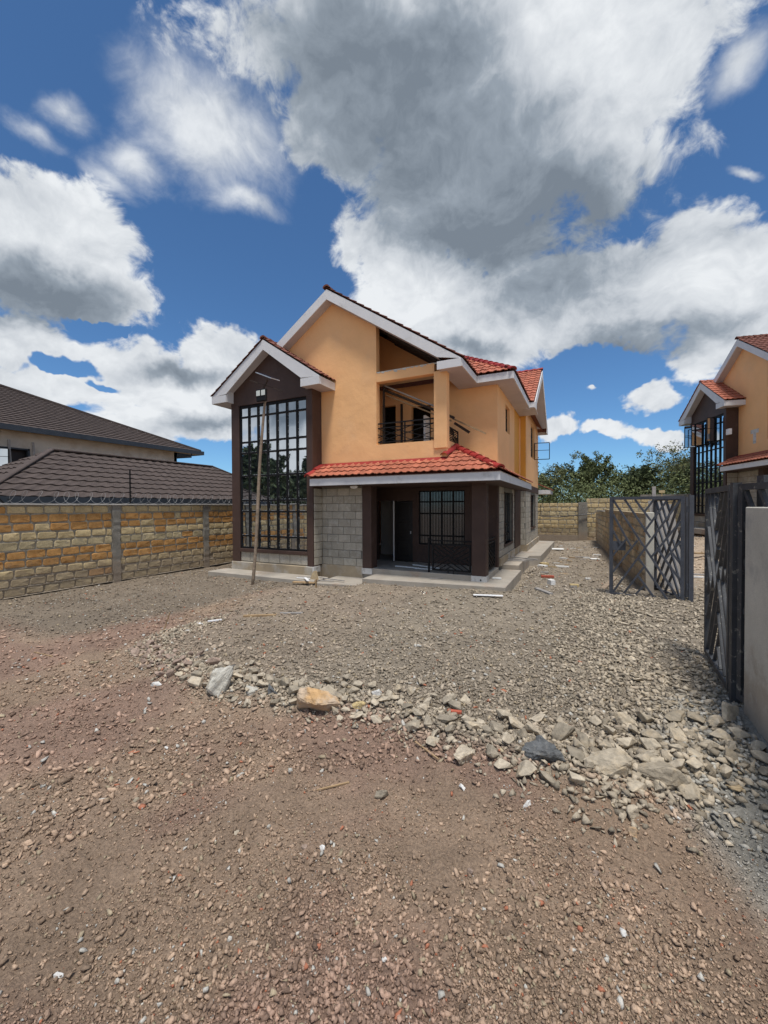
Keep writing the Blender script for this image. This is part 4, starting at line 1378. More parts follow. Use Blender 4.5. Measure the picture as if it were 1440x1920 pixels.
    caps(P, (hx, 1.31, ze + .01), (hx - 2.6, 1.31 + 2.6, ze + RM * 2.6 + .01), M['ridge'], near, merged2)
    # right slope edge
    tile_plane(P, (hx + .02, 1.32, ze), (0, 1, 0), (-cm, 0, sm), 3.75, 3.0, lambda u, v: v * cm < u and v < 2.6, M['tile_dark'] if near else M['tile'], (lambda u, v: near and v < .2 and 0), darkm if near else merged2)
    # main gable rake tiles
    Lm = (xeR + 4.45) / cm
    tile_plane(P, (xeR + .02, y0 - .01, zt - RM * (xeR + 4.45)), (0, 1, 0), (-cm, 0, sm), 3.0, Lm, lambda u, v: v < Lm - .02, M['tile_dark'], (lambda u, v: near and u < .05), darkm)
    Ll = (-xeL - 4.45) / cm
    tile_plane(P, (xeL, 1.8, zt - RM * (-xeL - 4.45)), (0, -1, 0), (cm, 0, sm), 2.15, Ll, lambda u, v: v < Ll - .02, M['tile_dark'], (lambda u, v: near and u > 1.95 and v > 1.8), darkm)
    caps(P, (-4.45, y0 - .03, zt + .01), (-4.45, 5.0, zt + .01), M['tile_dark'], False, darkm)
    # --- cross gable to the right
    yr = 8.08; XG = .643; zrx = ze + RM * (yr - 5.05)
    mb = MB()
    for ye in (5.05, 11.1):
        mb.prism([(XG - .01, yr, zrx - .07), (XG - .01, ye, ze - .07), (XG - .01, ye, ze - .03), (XG - .01, yr, zrx - .03)], (-4.0, 0, 0))
    mb.build('roof_deck', M['tile_dark'], P)
    for ye in (5.05, 11.1):
        mb = MB(); mb.prism([(XG - .02, yr, zrx - .31), (XG - .02, yr, zrx - .01), (XG - .02, ye, ze - .01), (XG - .02, ye, ze - .02), (XG - .02, ye + (.5 if ye < 8 else -.5), ze - .0)], (.03, 0, 0)); mb.build('rake_board', M['white'], P)
        mb = MB(); e2 = ye + (.5 if ye < 8 else -.5)
        mb.prism([(XG - .025, yr, zrx - .31), (XG - .025, e2, ze + RM * .5 - .31), (XG - .025, e2, ze + RM * .5 - .29), (XG - .025, yr, zrx - .29)], (-(XG - X4) + .03, 0, 0)); mb.build('soffit', M['soffit'], P)
    mb = MB(); mb.box(.468, XG, 5.03, 5.06, 5.322, 5.515); mb.box(XG - .02, XG + .012, 5.06, 5.55, 5.322, 5.52); mb.box(XG - .02, XG + .012, 10.6, 11.1, 5.322, 5.52); mb.box(X4, XG, 11.09, 11.12, 5.322, 5.515)
    mb.build('eave_fascia', M['white'], P)
    Lx = (yr - 5.05) / cm
    tile_plane(P, (-1.4, 5.03, ze), (1, 0, 0), (0, cm, sm), 2.06, Lx, lambda u, v: v < Lx - .02 and (-1.4 + u) > hx - v * cm - .4, M['tile'], (lambda u, v: near and True), merged2)
    tile_plane(P, (XG, 11.12, ze), (-1, 0, 0), (0, -cm, sm), .5, Lx, lambda u, v: v < Lx - .02, M['tile_dark'], None, darkm)
    caps(P, (XG + .02, yr, zrx + .01), (-2.0, yr, zrx + .01), M['ridge'], near, merged2)
    if near:
        mb = MB(); mb.tube([(.30, 5.0, 5.34), (.44, 5.06, 5.30), (.50, 5.06, 5.36)], .03, 8); mb.build('gutter_outlet', M['soffit'], P)

    # --- porch roof
    zf0, zf1, yf, xf = 2.47, 2.68, -.732, .467
    RP = .526; cp = 1 / math.sqrt(1 + RP * RP); sp = RP * cp
    mb = MB(); mb.box(-4.76, xf, yf, yf + .03, zf0, zf1); mb.box(xf - .03, xf, yf + .03, 5.66, zf0 + .001, zf1 + .001); mb.box(-4.76, -4.73, yf + .03, -.48, zf0, zf1); mb.box(X4 - .2, xf - .03, 5.63, 5.66, zf0, zf1)
    mb.build('eave_fascia', M['white'], P)
    ze2 = 2.70
    ax, ay = xf - 1.45, yf + 1.45
    az = ze2 + RP * 1.45
    mb = MB()
    mb.add([(-4.78, yf - .02, ze2 - .03), (xf + .02, yf - .02, ze2 - .03), (-4.78, -.003, ze2 + RP * .73 - .03), (-1.0, -.003, ze2 + RP * .73 - .03), (ax, ay, az - .03), (ax - .3, ay, az - .03), (xf + .02, 5.68, ze2 - .03), (ax, 5.68, az - .03)],
           [(0, 1, 4, 5, 3, 2), (1, 6, 7, 4)])
    mb.build('roof_deck', M['tile_dark'], P)
    mt = MB()
    tile_plane(P, (-4.82, yf - .035, ze2 - .01), (1, 0, 0), (0, cp, sp), 5.3, 1.7,
               lambda u, v: ((-4.82 + u) < xf - v * cp + .05) and ((yf + v * cp < -.08) or ((-4.82 + u) > -1.0 and yf + v * cp < ay)) and not (near and v < .1 and -2.62 < -4.82 + u < -2.05), M['tile'], (lambda u, v: near), mt)
    tile_plane(P, (xf + .035, yf + .0, ze2 - .01), (0, 1, 0), (-cp, 0, sp), 6.4, .62, lambda u, v: v * cp < u - .0, M['tile'], (lambda u, v: near and u < 3.2), mt)
    caps(P, (xf + .01, yf - .01, ze2 + .02), (ax, ay, az + .02), M['ridge'], near, mt)
    caps(P, (ax + .03, ay, az + .02), (ax - .05, -.02, ze2 + RP * .73 + .12), M['ridge'], near, mt)
    mb = MB()
    mb.prism([(-4.84, -.03, ze2 + RP * .73 + .03), (-4.84, -.14, ze2 + RP * .62 + .015), (-4.84, -.14, ze2 + RP * .62 + .04), (-4.84, -.03, ze2 + RP * .73 + .07)], (3.84, 0, 0))
    mb.build('wall_flashing', M['ridge'], P)
    caps(P, (-4.82, yf - .02, ze2 + .01), (-4.78, -.1, ze2 + RP * .66 + .02), M['ridge'], near, mt)
    mb = MB(); mb.box(XS, XS + .05, YE + .1, 5.8, 2.93, 3.0); mb.build('wall_flashing', M['ridge'], P)
    if len(mt.v): mt.build('tile', M['tile'], P, kind='stuff')
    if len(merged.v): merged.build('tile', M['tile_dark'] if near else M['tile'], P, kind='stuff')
    if len(merged2.v): merged2.build('tile', M['tile'], P, kind='stuff')
    if len(darkm.v): darkm.build('tile', M['tile_dark'], P, kind='stuff')
    if near:
        mb = MB(); mb.box(.0, .75, 11.5, 13.2, 2.46, 2.66); mb.build('eave_fascia', M['white'], P)
        mb = MB(); mb.prism([(-.3, 11.48, 3.15), (.80, 11.48, 2.66), (.80, 11.48, 2.70), (-.3, 11.48, 3.2)], (0, 1.7, 0)); mb.build('rear_porch_roof', M['tile'], P)
        mb = MB()
        mb.tube([(-3.60, -.42, 2.455), (-3.60, -.42, 2.40)], .001, 4) if 0 else None
        n = 14; pts = [(-3.525 + .115 * math.cos(2 * math.pi * k / n), -.42 + .0, 2.435 + .055 * math.sin(2 * math.pi * k / n)) for k in range(n)]
        mb.prism(pts, (0, .08, 0)); mb.build('wall_lamp', M['plastic'], P, bevel=.012)


house = thing('house', 'two storey orange and brown house with red tiled roofs in the middle of the plot', 'house', (0, 0, 0), 'orange and brown houses', local=True)
build_house(house, True)
neighbour = thing('house', 'orange and brown house cut off by the frame, beyond the steel gates', 'house', (9.311, 7.983, .88), 'orange and brown houses', local=True)
neighbour.rotation_euler = (0, 0, -1.362)
build_house(neighbour, False)
mb = MB(); mb.box(-4.02, -3.52, -.006, 0.0, 3.95, 4.11); mb.box(-3.86, -3.68, -.008, 0, 3.53, 3.99); mb.build('filler_patch', M['white_foot'], neighbour, label='whitish filler patch in the shape of a T')
mb = MB(); mb.box(-4.80, -4.55, -.50, -.40, 4.07, 4.32); mb.build('junction_box', M['plastic'], neighbour)
for hx_, an, z0, z1 in ((-7.3, -95, 3.9, 4.95), (-6.9, -70, 3.9, 4.95), (-5.35, -80, 3.9, 4.95)):
    sash(neighbour, (hx_, -.46), math.radians(an), .55, z0, z1, M['glass'])

# ------------------------------------------------------------------ boundary wall on the left
def brick_variants(m_, n=6, l=.37, h=.165, d=.16, seed=0, rough=1.0):
    out = []
    rr = random.Random(seed)
    for k in range(n):
        c = .035 * rough
        L_, H_ = l / 2, h / 2
        j = lambda s=.008: rr.uniform(-s, s) * rough
        ol = [(-L_ + c, -H_ + j()), (L_ - c * rr.uniform(.3, 1), -H_ + j()), (L_ + j(), -H_ + c * rr.uniform(.5, 1)), (L_ + j(), H_ - c * rr.uniform(.4, 1)), (L_ - c, H_ + j()), (-L_ + c * rr.uniform(.3, 1), H_ + j()), (-L_ + j(), H_ - c), (-L_ + j(), -H_ + c * rr.uniform(.4, 1))]
        mb = MB(); v = [(-d, a, b) for a, b in ol] + [(-.014 + j(.004), a, b) for a, b in ol] + [(.004 + j(.006), a * .94, b * .88) for a, b in ol] + [(.006 + j(), 0, 0)]
        f = [(i, (i + 1) % 8, 8 + (i + 1) % 8, 8 + i) for i in range(8)] + [(8 + i, 8 + (i + 1) % 8, 16 + (i + 1) % 8, 16 + i) for i in range(8)] + [(16 + i, 16 + (i + 1) % 8, 24) for i in range(8)]
        mb.add(v, f)
        out.append(mb.mesh('brick', m_))
    return out


def fix_normals(meshes):
    for me in meshes:
        bm = bmesh.new(); bm.from_mesh(me); bmesh.ops.recalc_face_normals(bm, faces=bm.faces)
        bm.to_mesh(me); bm.free()
    return meshes


BV = {k: fix_normals(brick_variants(M[k], seed=i)) for i, k in enumerate(('cream_brick', 'ochre_brick', 'pale_brick', 'low_brick'))}


def brick_wall(root, org, U, L0, L1, z0, z1, rowmats, col_at=(), colw=.25, bl=.40, cap=300, thick=.18, mort=M['bmortar'], core_res=.03, extrude_mortar=.012, seed=1, stuff_before=None):
    """wall plane through org, along unit U, facing N = right-hand side of U; bricks are parts"""
    U = Vector(U).normalized(); N_ = Vector((U.y, -U.x, 0)); org = Vector(org)
    rows = len(rowmats); bh = (z1 - z0) / rows
    rr = random.Random(seed)
    # mortar core: displaced sheet
    nu = int((L1 - L0) / core_res); nz = int((z1 - z0) / core_res)
    uu, zz = np.meshgrid(np.linspace(L0, L1, nu), np.linspace(z0, z1, nz))
    wav = .014 * fbm(uu, zz * 0 + 3, 3, 2.0) + .012 * fbm(uu, zz, 3, 3.0)
    fr = ((zz - z0 + wav) / bh) % 1.0
    jd = np.minimum(fr, 1 - fr) * bh
    low = np.clip(1.0 - (zz - z0) / (z1 - z0) * 1.1, 0.15, 1)
    disp = -.020 + (.024 * np.exp(-(jd / .016) ** 2)) * (.4 + 1.0 * low) + extrude_mortar * fbm(uu, zz, 4, 9.0) * 1.6
    X = org.x + U.x * uu + N_.x * disp; Y = org.y + U.y * uu + N_.y * disp
    V = np.stack([X.ravel(), Y.ravel(), zz.ravel()], 1) - np.array(OFF[root])
    i = np.arange(nz - 1)[:, None] * nu; j = np.arange(nu - 1)[None]
    F = np.stack([i + j, i + j + 1, i + nu + j + 1, i + nu + j], -1).reshape(-1, 4)
    me = mesh_np('mortar', V, F, None, [mort], True)
    o = bpy.data.objects.new('mortar', me); o.parent = root; col.objects.link(o)
    mb = MB(); a = org + U * L0 - N_ * .03; b = org + U * L1 - N_ * .03
    mb.prism([a + Vector((0, 0, z0)), b + Vector((0, 0, z0)), b - N_ * thick + Vector((0, 0, z0)), a - N_ * thick + Vector((0, 0, z0))], (0, 0, z1 - z0 - .01))
    mb.build('wall_core', mort, root)
    items = []
    for r_ in range(rows):
        zc = z1 - (r_ + .5) * bh
        u = L0 - rr.uniform(0, bl)
        while u < L1:
            ln = bl * rr.uniform(.82, 1.12) * (.55 if rr.random() < .08 else 1)
            s, e_ = max(u + .015, L0), min(u + ln - .015, L1)
            u += ln
            for c in col_at:
                if s < c + colw / 2 and e_ > c - colw / 2:
                    if s < c - colw / 2: e_ = c - colw / 2
                    elif e_ > c + colw / 2: s = c + colw / 2
                    else: s = e_
            if e_ - s < .08: continue
            mk_ = rowmats[r_]
            if rr.random() < .07: mk_ = rr.choice(rowmats)
            items.append(((s + e_) / 2, zc, e_ - s, mk_))
    items.sort(key=lambda t: (org + U * t[0] - CAM).length)
    rest = MB()
    for k, (uc, zc, ln, mk) in enumerate(items):
        me = rr.choice(BV[mk])
        R = Matrix((N_, U, Vector((0, 0, 1)))).transposed().to_4x4()
        S_ = Matrix.Diagonal((1, ln / .37, (bh - .036) / .165 * rr.uniform(.88, 1.07), 1))
        T = Matrix.Translation(org + U * uc + Vector((0, 0, zc + rr.uniform(-.011, .011))) + N_ * rr.uniform(-.004, .004))
        T = T @ R @ Matrix.Rotation(rr.gauss(0, .012), 4, 'X') @ S_
        if k < cap: place('brick', me, T, root)
        else:
            b = len(rest.v); rest.v += [tuple(T @ q.co) for q in me.vertices]; rest.f += [tuple(b + i for i in p.vertices) for p in me.polygons]; rest.mi += [0] * len(me.polygons)
    if rest.v: rest.build('brick', BV[rowmats[0]][0].materials[0], root, kind='stuff')
    return items


lw = thing('boundary_wall', 'ochre and cream stone block wall running along the left side of the plot', 'wall', (-10, -2, -.3))
ROWS = ['cream_brick', 'ochre_brick', 'ochre_brick', 'cream_brick', 'pale_brick', 'ochre_brick', 'ochre_brick', 'cream_brick', 'pale_brick', 'pale_brick']
brick_wall(lw, (-10, 0, 0), (0, 1, 0), -6.6, 3.0, -.235, 1.955, ROWS, [-5.85, -2.945, .16, 2.9])
brick_wall(lw, (-10, 0, 0), (0, 1, 0), -12.0, -6.62, -.235, 1.955, ROWS, [-8.8], cap=0, core_res=.06)
for yc in (-8.8, -5.85, -2.945, .16, 2.9):
    mb = MB()
    zs = np.linspace(-.5, 1.955, 26)
    pf = []
    for z in zs:
        w1, w2, d_ = .115 + random.uniform(-.018, .018), .115 + random.uniform(-.018, .018), .022 + random.uniform(-.006, .010)
        pf.append([(-10.1, yc - w1, z), (-10 + d_, yc - w1 + .01, z), (-10 + d_, yc + w2 - .01, z), (-10.1, yc + w2, z)])
    vs = [p for q in pf for p in q]; fs = []
    for i in range(len(zs) - 1):
        for k_ in range(3): fs.append((i * 4 + k_, i * 4 + k_ + 1, i * 4 + 4 + k_ + 1, i * 4 + 4 + k_))
    mb.add(vs, fs); mb.build('concrete_column', M['cement'], lw)
yy = -12.0
while yy < 3.0:
    l_ = random.uniform(.42, .62)
    mb = MB(); t_ = random.uniform(.012, .026); dz = random.uniform(-.004, .004)
    mb.prism([(-10.22, yy + .006, 1.965 + dz), (-9.94 + random.uniform(-.012, .015), yy + .006, 1.962 + dz), (-9.94 + random.uniform(-.012, .015), yy + l_ - .006, 1.962 + dz), (-10.22, yy + l_ - .006, 1.965 + dz)], (0, 0, t_ + .015))
    mb.build('coping_slab', M['coping'], lw); yy += l_
# foot of the wall: cement haunch
# razor wire on top
pts = []
for k_ in range(0, 2300):
    t = k_ / 2300; a = t * 2 * math.pi * 52
    yv = -12 + 15 * t
    pts.append((-10.10 + .10 * math.cos(a + .6 * math.sin(t * 37)), yv + .07 * math.sin(a * 1.0 + 1.0) + .05 * math.sin(t * 90), 2.16 + .155 * math.sin(a)))
mb = MB(); mb.tube(pts, .0032, 3)
rw = single('razor_wire', mb, M['wire'], 'coil of grey razor wire running along the top of the left wall', 'razor wire')
for (yp, lab, tilt) in ((-2.48, 'black electric fence post standing upright above the left wall', 0), (-5.35, 'slanting black electric fence strut at the left edge of the photo', -.55)):
    t = thing('fence_post', lab, 'fence post', (-10.08, yp, 1.98), 'electric fence posts on the left wall')
    mb = MB(); top = Vector((-10.08, yp + tilt, 3.02 if tilt == 0 else 2.62)); mb.bar((-10.08, yp, 1.9), top, .03, .03); mb.build('post', M['steel'], t)
    for k_ in range(7 if tilt == 0 else 3):
        q = Vector((-10.08, yp, 2.1)).lerp(top, k_ / 7)
        mb = MB(); mb.tube([q + Vector((.0, -.01, 0)), q + Vector((.0, .05, 0))], .014, 6); mb.build('insulator', M['steel'], t)

# ------------------------------------------------------------------ buildings beyond the left wall
def sheet_roof(root, quad, name, m_, pitch=.36, wave=.34, amp=.035, step=.035):
    """stone coated tile sheets: stepped courses with a wavy lower edge. quad = eaveL, eaveR, ridgeR, ridgeL"""
    a, b, c, d = [Vector(q) for q in quad]
    U = (b - a).normalized(); up = (d - a); V = (up - U * up.dot(U)).normalized(); N_ = U.cross(V)
    if N_.z < 0: N_ = -N_
    S = (d - a).dot(V)
    lu, ru = (d - a).dot(U) / S, ((c - b).dot(U)) / S
    n = max(1, int(S / pitch)); out = MB()
    W = (b - a).length
    for k in range(n + 1):
        v0 = k * pitch; v1 = min((k + 1) * pitch, S)
        if v1 - v0 < .02: continue
        u0, u1 = lu * v0, W + ru * v0
        w0, w1 = lu * v1, W + ru * v1
        m_n = max(2, int((u1 - u0) / (wave / 6)))
        vs = []; fs = []
        for i in range(m_n + 1):
            t = i / m_n
            uu_ = u0 + (u1 - u0) * t; ww_ = w0 + (w1 - w0) * t
            wv_ = amp * (.5 + .5 * math.sin(uu_ / wave * 2 * math.pi)) ** 1.5
            wv2 = amp * (.5 + .5 * math.sin(ww_ / wave * 2 * math.pi)) ** 1.5
            vs.append(a + U * uu_ + V * v0 + N_ * (wv_ + step)); vs.append(a + U * ww_ + V * (v1 + .01) + N_ * (wv2 * .9 + .003))
            vs.append(a + U * uu_ + V * (v0 + .004) + N_ * (wv_ * .2 - .01))
        for i in range(m_n):
            q = 3 * i
            fs.append((q, q + 3, q + 4, q + 1)); fs.append((q + 2, q + 5, q + 3, q))
        out.add(vs, fs)
    return out.build(name, m_, root)


b1 = thing('outbuilding', 'low building with dark brown hipped roof just behind the left wall', 'building', (-14, .6, -.2))
E_ = 2.17; RX = -14.0; RZ = 3.80
sheet_roof(b1, [(-11.2, -5.5, E_), (-11.2, 6.7, E_), (RX, 3.9, RZ), (RX, -2.7, RZ)], 'roof', M['roof_tile'])
sheet_roof(b1, [(-16.8, -5.5, E_), (-11.2, -5.5, E_), (RX, -2.7, RZ), (RX, -2.7, RZ)], 'roof', M['roof_tile'])
sheet_roof(b1, [(-11.2, 6.7, E_), (-16.8, 6.7, E_), (RX, 3.9, RZ), (RX, 3.9, RZ)], 'roof', M['roof_tile'])
sheet_roof(b1, [(-16.8, 6.7, E_), (-16.8, -5.5, E_), (RX, -2.7, RZ), (RX, 3.9, RZ)], 'roof', M['roof_tile'])
for a, b in (((-11.2, -5.5, E_), (RX, -2.7, RZ)), ((RX, -2.7, RZ), (RX, 3.9, RZ)), ((-11.2, 6.7, E_), (RX, 3.9, RZ))):
    mb = MB(); a = Vector(a) + Vector((0, 0, .06)); b = Vector(b) + Vector((0, 0, .06)); mb.bar(a, b, .17, .07); mb.build('ridge_cap', M['roof_tile'], b1, bevel=.02)
mb = MB(); mb.box(-11.18, -11.10, -5.5, 6.7, E_ - .16, E_ + .02); mb.build('gutter', M['gutter'], b1)
mb = MB(); mb.box(-16.6, -11.5, -5.2, 6.4, -.3, E_ - .02); mb.build('wall', M['cream_wall'], b1)

b2 = thing('house', 'large cream walled house with wide dark roof at the far left', 'house', (-29, -1, -.2))
sheet_roof(b2, [(-20.6, -10.5, 5.55), (-20.6, 8.67, 5.55), (-29.6, -.33, 9.62), (-29.6, -1.5, 9.62)], 'roof', M['roof_tile'], amp=.010, step=.05)
sheet_roof(b2, [(-20.6, 8.67, 5.55), (-38.6, 8.67, 5.55), (-29.6, -.33, 9.62), (-29.6, -.33, 9.62)], 'roof', M['roof_tile'])
mb = MB(); mb.bar((-20.6, 8.67, 5.62), (-29.6, -.33, 9.69), .22, .09); mb.build('ridge_cap', M['roof_tile'], b2)
mb = MB(); mb.box(-20.62, -20.45, -10.5, 8.8, 5.33, 5.57); mb.box(-38, -20.62, 8.65, 8.8, 5.33, 5.57); mb.build('gutter', M['gutter'], b2)
mb = MB(); mb.box(-21.1, -20.63, -10.5, 8.65, 5.36, 5.40); mb.build('soffit', M['wood'], b2)
mb = MB()
holes_wall(mb, 'y', -21.35, -21.15, -11, 7.3, -.3, 5.37, [(-2.7, -.35, 3.65, 4.64)])
mb.box(-36, -21.15, 7.1, 7.3, -.3, 5.37)
mb.build('wall', M['cream_wall'], b2)
mb = MB(); mb.box(-21.5, -21.4, -11, 7, 0, 5.3); mb.build('dark_room_backing', M['black'], b2)  # black sheet close behind the window, interior shade put into its colour
f = MB()
for z in (3.65, 4.57): f.box(-21.3, -21.12, -2.7, -.35, z, z + .07)
for y_ in (-2.7, -2.0, -1.2, -.42): f.box(-21.3, -21.12, y_, y_ + .07, 3.65, 4.64)
w_ = f.build('window', M['gutter'], b2)
sash(b2, (-21.1, -1.95), math.radians(62), .75, 3.72, 4.52, M['glass'])
for y_ in (-1.17, -.28):
    mb = MB(); mb.tube([(-20.95, y_, 2.2), (-20.95, y_ + .05, 3.6), (-20.95, y_ - .02, 4.95)], .05, 7)
    o = single('scaffold_pole', mb, M['grey_wood'], 'pale timber pole against the cream house, ' + ('in front of its window' if y_ < -1 else 'right of its window'), 'pole', 'timber poles against the cream house')
mb = MB(); mb.tube([(-20.55, 7.9, 5.35), (-20.55, 7.9, 5.12), (-21.1, 7.2, 5.02)], .05, 8); mb.build('downpipe', M['gutter'], b2)

# ------------------------------------------------------------------ back wall, low wall
bw = thing('boundary_wall', 'cream stone block wall closing the back of the plot', 'wall', (2, 15.5, -.2))
ROWB = ['cream_brick', 'cream_brick', 'pale_brick', 'cream_brick', 'cream_brick', 'cream_brick', 'pale_brick', 'pale_brick', 'low_brick']
brick_wall(bw, (0, 15.5, 0), (1, 0, 0), -2.2, 2.14, -.2, 2.03, ROWB, [], cap=110, bl=.42, core_res=.05, seed=4)
brick_wall(bw, (0, 15.62, 0), (1, 0, 0), 2.4, 12.5, -.2, 2.28, ROWB, [], cap=180, bl=.42, core_res=.06, seed=5)
mb = MB(); mb.box(1.98, 2.44, 15.40, 15.75, -.3, 2.06); mb.build('concrete_column', M['cement'], bw, bevel=.01)
mb = MB(); mb.box(-2.2, 1.98, 15.37, 15.47, -.4, .16); mb.build('footing', M['cement'], bw)
mb = MB(); mb.box(5.0, 12.5, 15.6, 15.8, 2.28, 2.45); mb.build('ring_beam', M['cement'], bw)

lo = thing('low_wall', 'low cream stone wall behind the open steel gate', 'wall', (3.3, .64, -.15))
U_ = Vector((2.83 - 3.40, 15.4 - .64, 0)).normalized()
brick_wall(lo, (3.40, .70, 0), -U_, -14.3, 0, -.12, 1.60, ['low_brick'] * 8, [-3.9, -7.9], cap=230, bl=.40, core_res=.05, seed=6, extrude_mortar=.03, thick=.10)
# bricks also face the neighbour's drive and the end
mb = MB(); mb.prism([(3.375, .50, -.3), (3.53, .50, -.3), (3.54, .698, -.3), (3.385, .698, -.3)], (0, 0, 2.03)); mb.build('concrete_column', M['render_wall'], lo, bevel=.01)
mb = MB(); a = Vector((3.40, .70, 0)); q = Vector((-U_.y, U_.x, 0))
for s0, s1, h in ((0, 5.2, .1), (5.2, 9.4, .03)):
    pass
mb.prism([a + U_ * .02 + Vector((0, 0, 1.60)), a + U_ * 9.2 + Vector((0, 0, 1.60)), a + U_ * 9.2 - q * .14 + Vector((0, 0, 1.60)), a + U_ * .02 - q * .14 + Vector((0, 0, 1.60))], (0, 0, .10))
mb.build('top_course', M['low_brick'], lo)
mb = MB(); mb.bar(a + U_ * 9.3 + Vector((-.05, 0, 1.64)), a + U_ * 12 + Vector((-.05, 0, 1.62)), .12, .05)
single('plank', mb, M['grey_wood'], 'pale plank lying on top of the far end of the low wall', 'plank')

# ------------------------------------------------------------------ gates
g1 = thing('steel_gate', 'open dark grey steel gate with crossed diagonal bars beside the low wall', 'gate', (3.95, -.36, -.1))
mb = MB(); lattice(mb, (2.655, .0), (3.90, -.40), -.05, 2.07, .036, .062); mb.build('gate_leaf', M['gate'], g1)
mb = MB(); lattice(mb, (3.97, -.24), (3.60, .98), -.03, 2.05, .036, .062); mb.build('gate_leaf', M['gate'], g1)
mb = MB(); mb.bar((4.0, -.40, -.3), (4.0, -.40, 2.08), .075, .075); mb.build('gate_post', M['gate'], g1)
for z in (.25, 1.75):
    mb = MB(); mb.tube([(3.945, -.41, z), (3.945, -.41, z + .12)], .02, 8); mb.build('hinge', M['gate'], g1)
mb = MB(); mb.box(2.69, 2.95, -.045, .0, .93, 1.12); mb.build('lock_box', M['gate'], g1)
g2 = thing('steel_gate', 'dark paint smeared steel gate seen edge on at the right edge', 'gate', (3.45, -4.8, -.1))
mb = MB(); lattice(mb, (3.47, -4.72), (3.565, -3.42), -.02, 2.10, .036, .062, m=0); mb.build('gate_leaf', M['gate_rust'], g2)
mb = MB(); mb.bar((3.475, -4.79, -.08), (3.475, -4.79, 2.115), .07, .09); mb.build('gate_post', M['gate_rust'], g2)
mb = MB(); lattice(mb, (3.50, -4.86), (3.80, -6.0), -.02, 2.10, .036, .062); mb.build('gate_leaf', M['gate_rust'], g2)
mb = MB(); mb.box(3.60, 3.76, -5.06, -4.90, -.3, 2.17); mb.build('gate_post', M['gate_rust'], g2, label='thick flaking gate post behind the concrete wall end')
ce = thing('concrete_wall', 'plain grey rendered wall end at the right edge of the photo', 'wall', (3.6, -6, -.2))
mb = MB(); mb.prism([(3.475, -5.05, -.5), (3.475, -7.6, -.5), (3.75, -7.6, -.5), (3.75, -5.05, -.5)], (0, 0, 2.375)); mb.build('wall', M['render_wall'], ce, bevel=.008)
# leaning boards and pipe behind the gate
for k_, (x0, y0_, x1, z1_) in enumerate(((3.92, 1.15, 3.62, 2.0), (4.10, 1.3, 3.80, 1.98), (4.28, 1.45, 3.98, 1.9))):
    mb = MB(); mb.bar((x0, y0_, -.05), (x1, y0_ + .35, z1_), .17, .03, (0, 1, 0))
    single('leaning_board', mb, M['grey_wood'], ['leftmost', 'middle', 'rightmost'][k_] + ' of the three pale boards leaning behind the open gate', 'board', 'pale boards leaning behind the open gate')
mb = MB(); mb.bar((3.62, 1.1, -.2), (3.60, 1.1, 2.32), .07, .07)
single('pipe_post', mb, M['grey_wood'], 'thin pale post rising just above the open gate', 'post')
mb = MB(); mb.bar((3.95, 2.4, -.2), (3.95, 2.4, 2.2), .03, .03); mb.box(3.89, 4.01, 2.37, 2.43, 2.2, 2.27)
single('tap_post', mb, M['cream_brick'], 'thin cream stand pipe behind the open gate, right of the pale post', 'post')

# ------------------------------------------------------------------ lamp pole in front of the bay
lp = thing('pole_lamp', 'crooked timber pole carrying a solar flood light in front of the bay window', 'lamp', (-5.84, -1.86, -.3))
pts = []; rad = []
for k_ in range(15):
    t = k_ / 14
    pts.append((-5.84 + .30 * t + .025 * math.sin(t * 7), -1.86 + .22 * t, -.35 + 5.2 * t)); rad.append(.047 - .014 * t + random.uniform(-.004, .004))
mb = MB(); mb.tube(pts, rad, 9); mb.build('pole', M['old_wood'], lp, smooth=True)
hx, hy = -5.545, -1.655
mb = MB(); mb.bar((hx - .02, hy, 4.85), (hx - .02, hy, 5.12), .035, .035); mb.bar((hx - .52, hy, 5.36), (hx + .62, hy + .08, 4.98) if 0 else (hx + .62, hy, 4.92), .02, .02); mb.bar((hx, hy, 5.1), (hx + .12, hy, 5.28), .03, .03)
mb.build('bracket', M['dark_wood'], lp)
mb = MB(); mb.prism([(hx - .17, hy - .14, 5.47), (hx + .36, hy - .14, 5.24), (hx + .36, hy + .2, 5.27), (hx - .17, hy + .2, 5.50)], (0, 0, .022)); o = mb.build('solar_panel', [M['alu']], lp)
mb = MB(); mb.prism([(hx - .14, hy - .11, 5.486), (hx + .33, hy - .11, 5.28), (hx + .33, hy + .17, 5.302), (hx - .14, hy + .17, 5.512)], (0, 0, .01)); mb.build('solar_cell', M['solar'], o)
mb = MB(); mb.box(hx - .16, hx + .17, hy - .14, hy - .06, 4.70, 5.02); o = mb.build('flood_light', M['steel'], lp, bevel=.012)
for dx in (-.08, .09):
    mb = MB(); mb.box(hx + dx - .065, hx + dx + .065, hy - .152, hy - .141, 4.84, 4.98); mb.build('lens', M['lens'], o, bevel=.004)

# ------------------------------------------------------------------ timber on the balcony
def plank(a, b, w, h, m_, label, cat='plank', group=None, up=(0, 0, 1), name='plank'):
    mb = MB(); mb.bar(a, b, w, h, up)
    return single(name, mb, m_, label, cat, group)


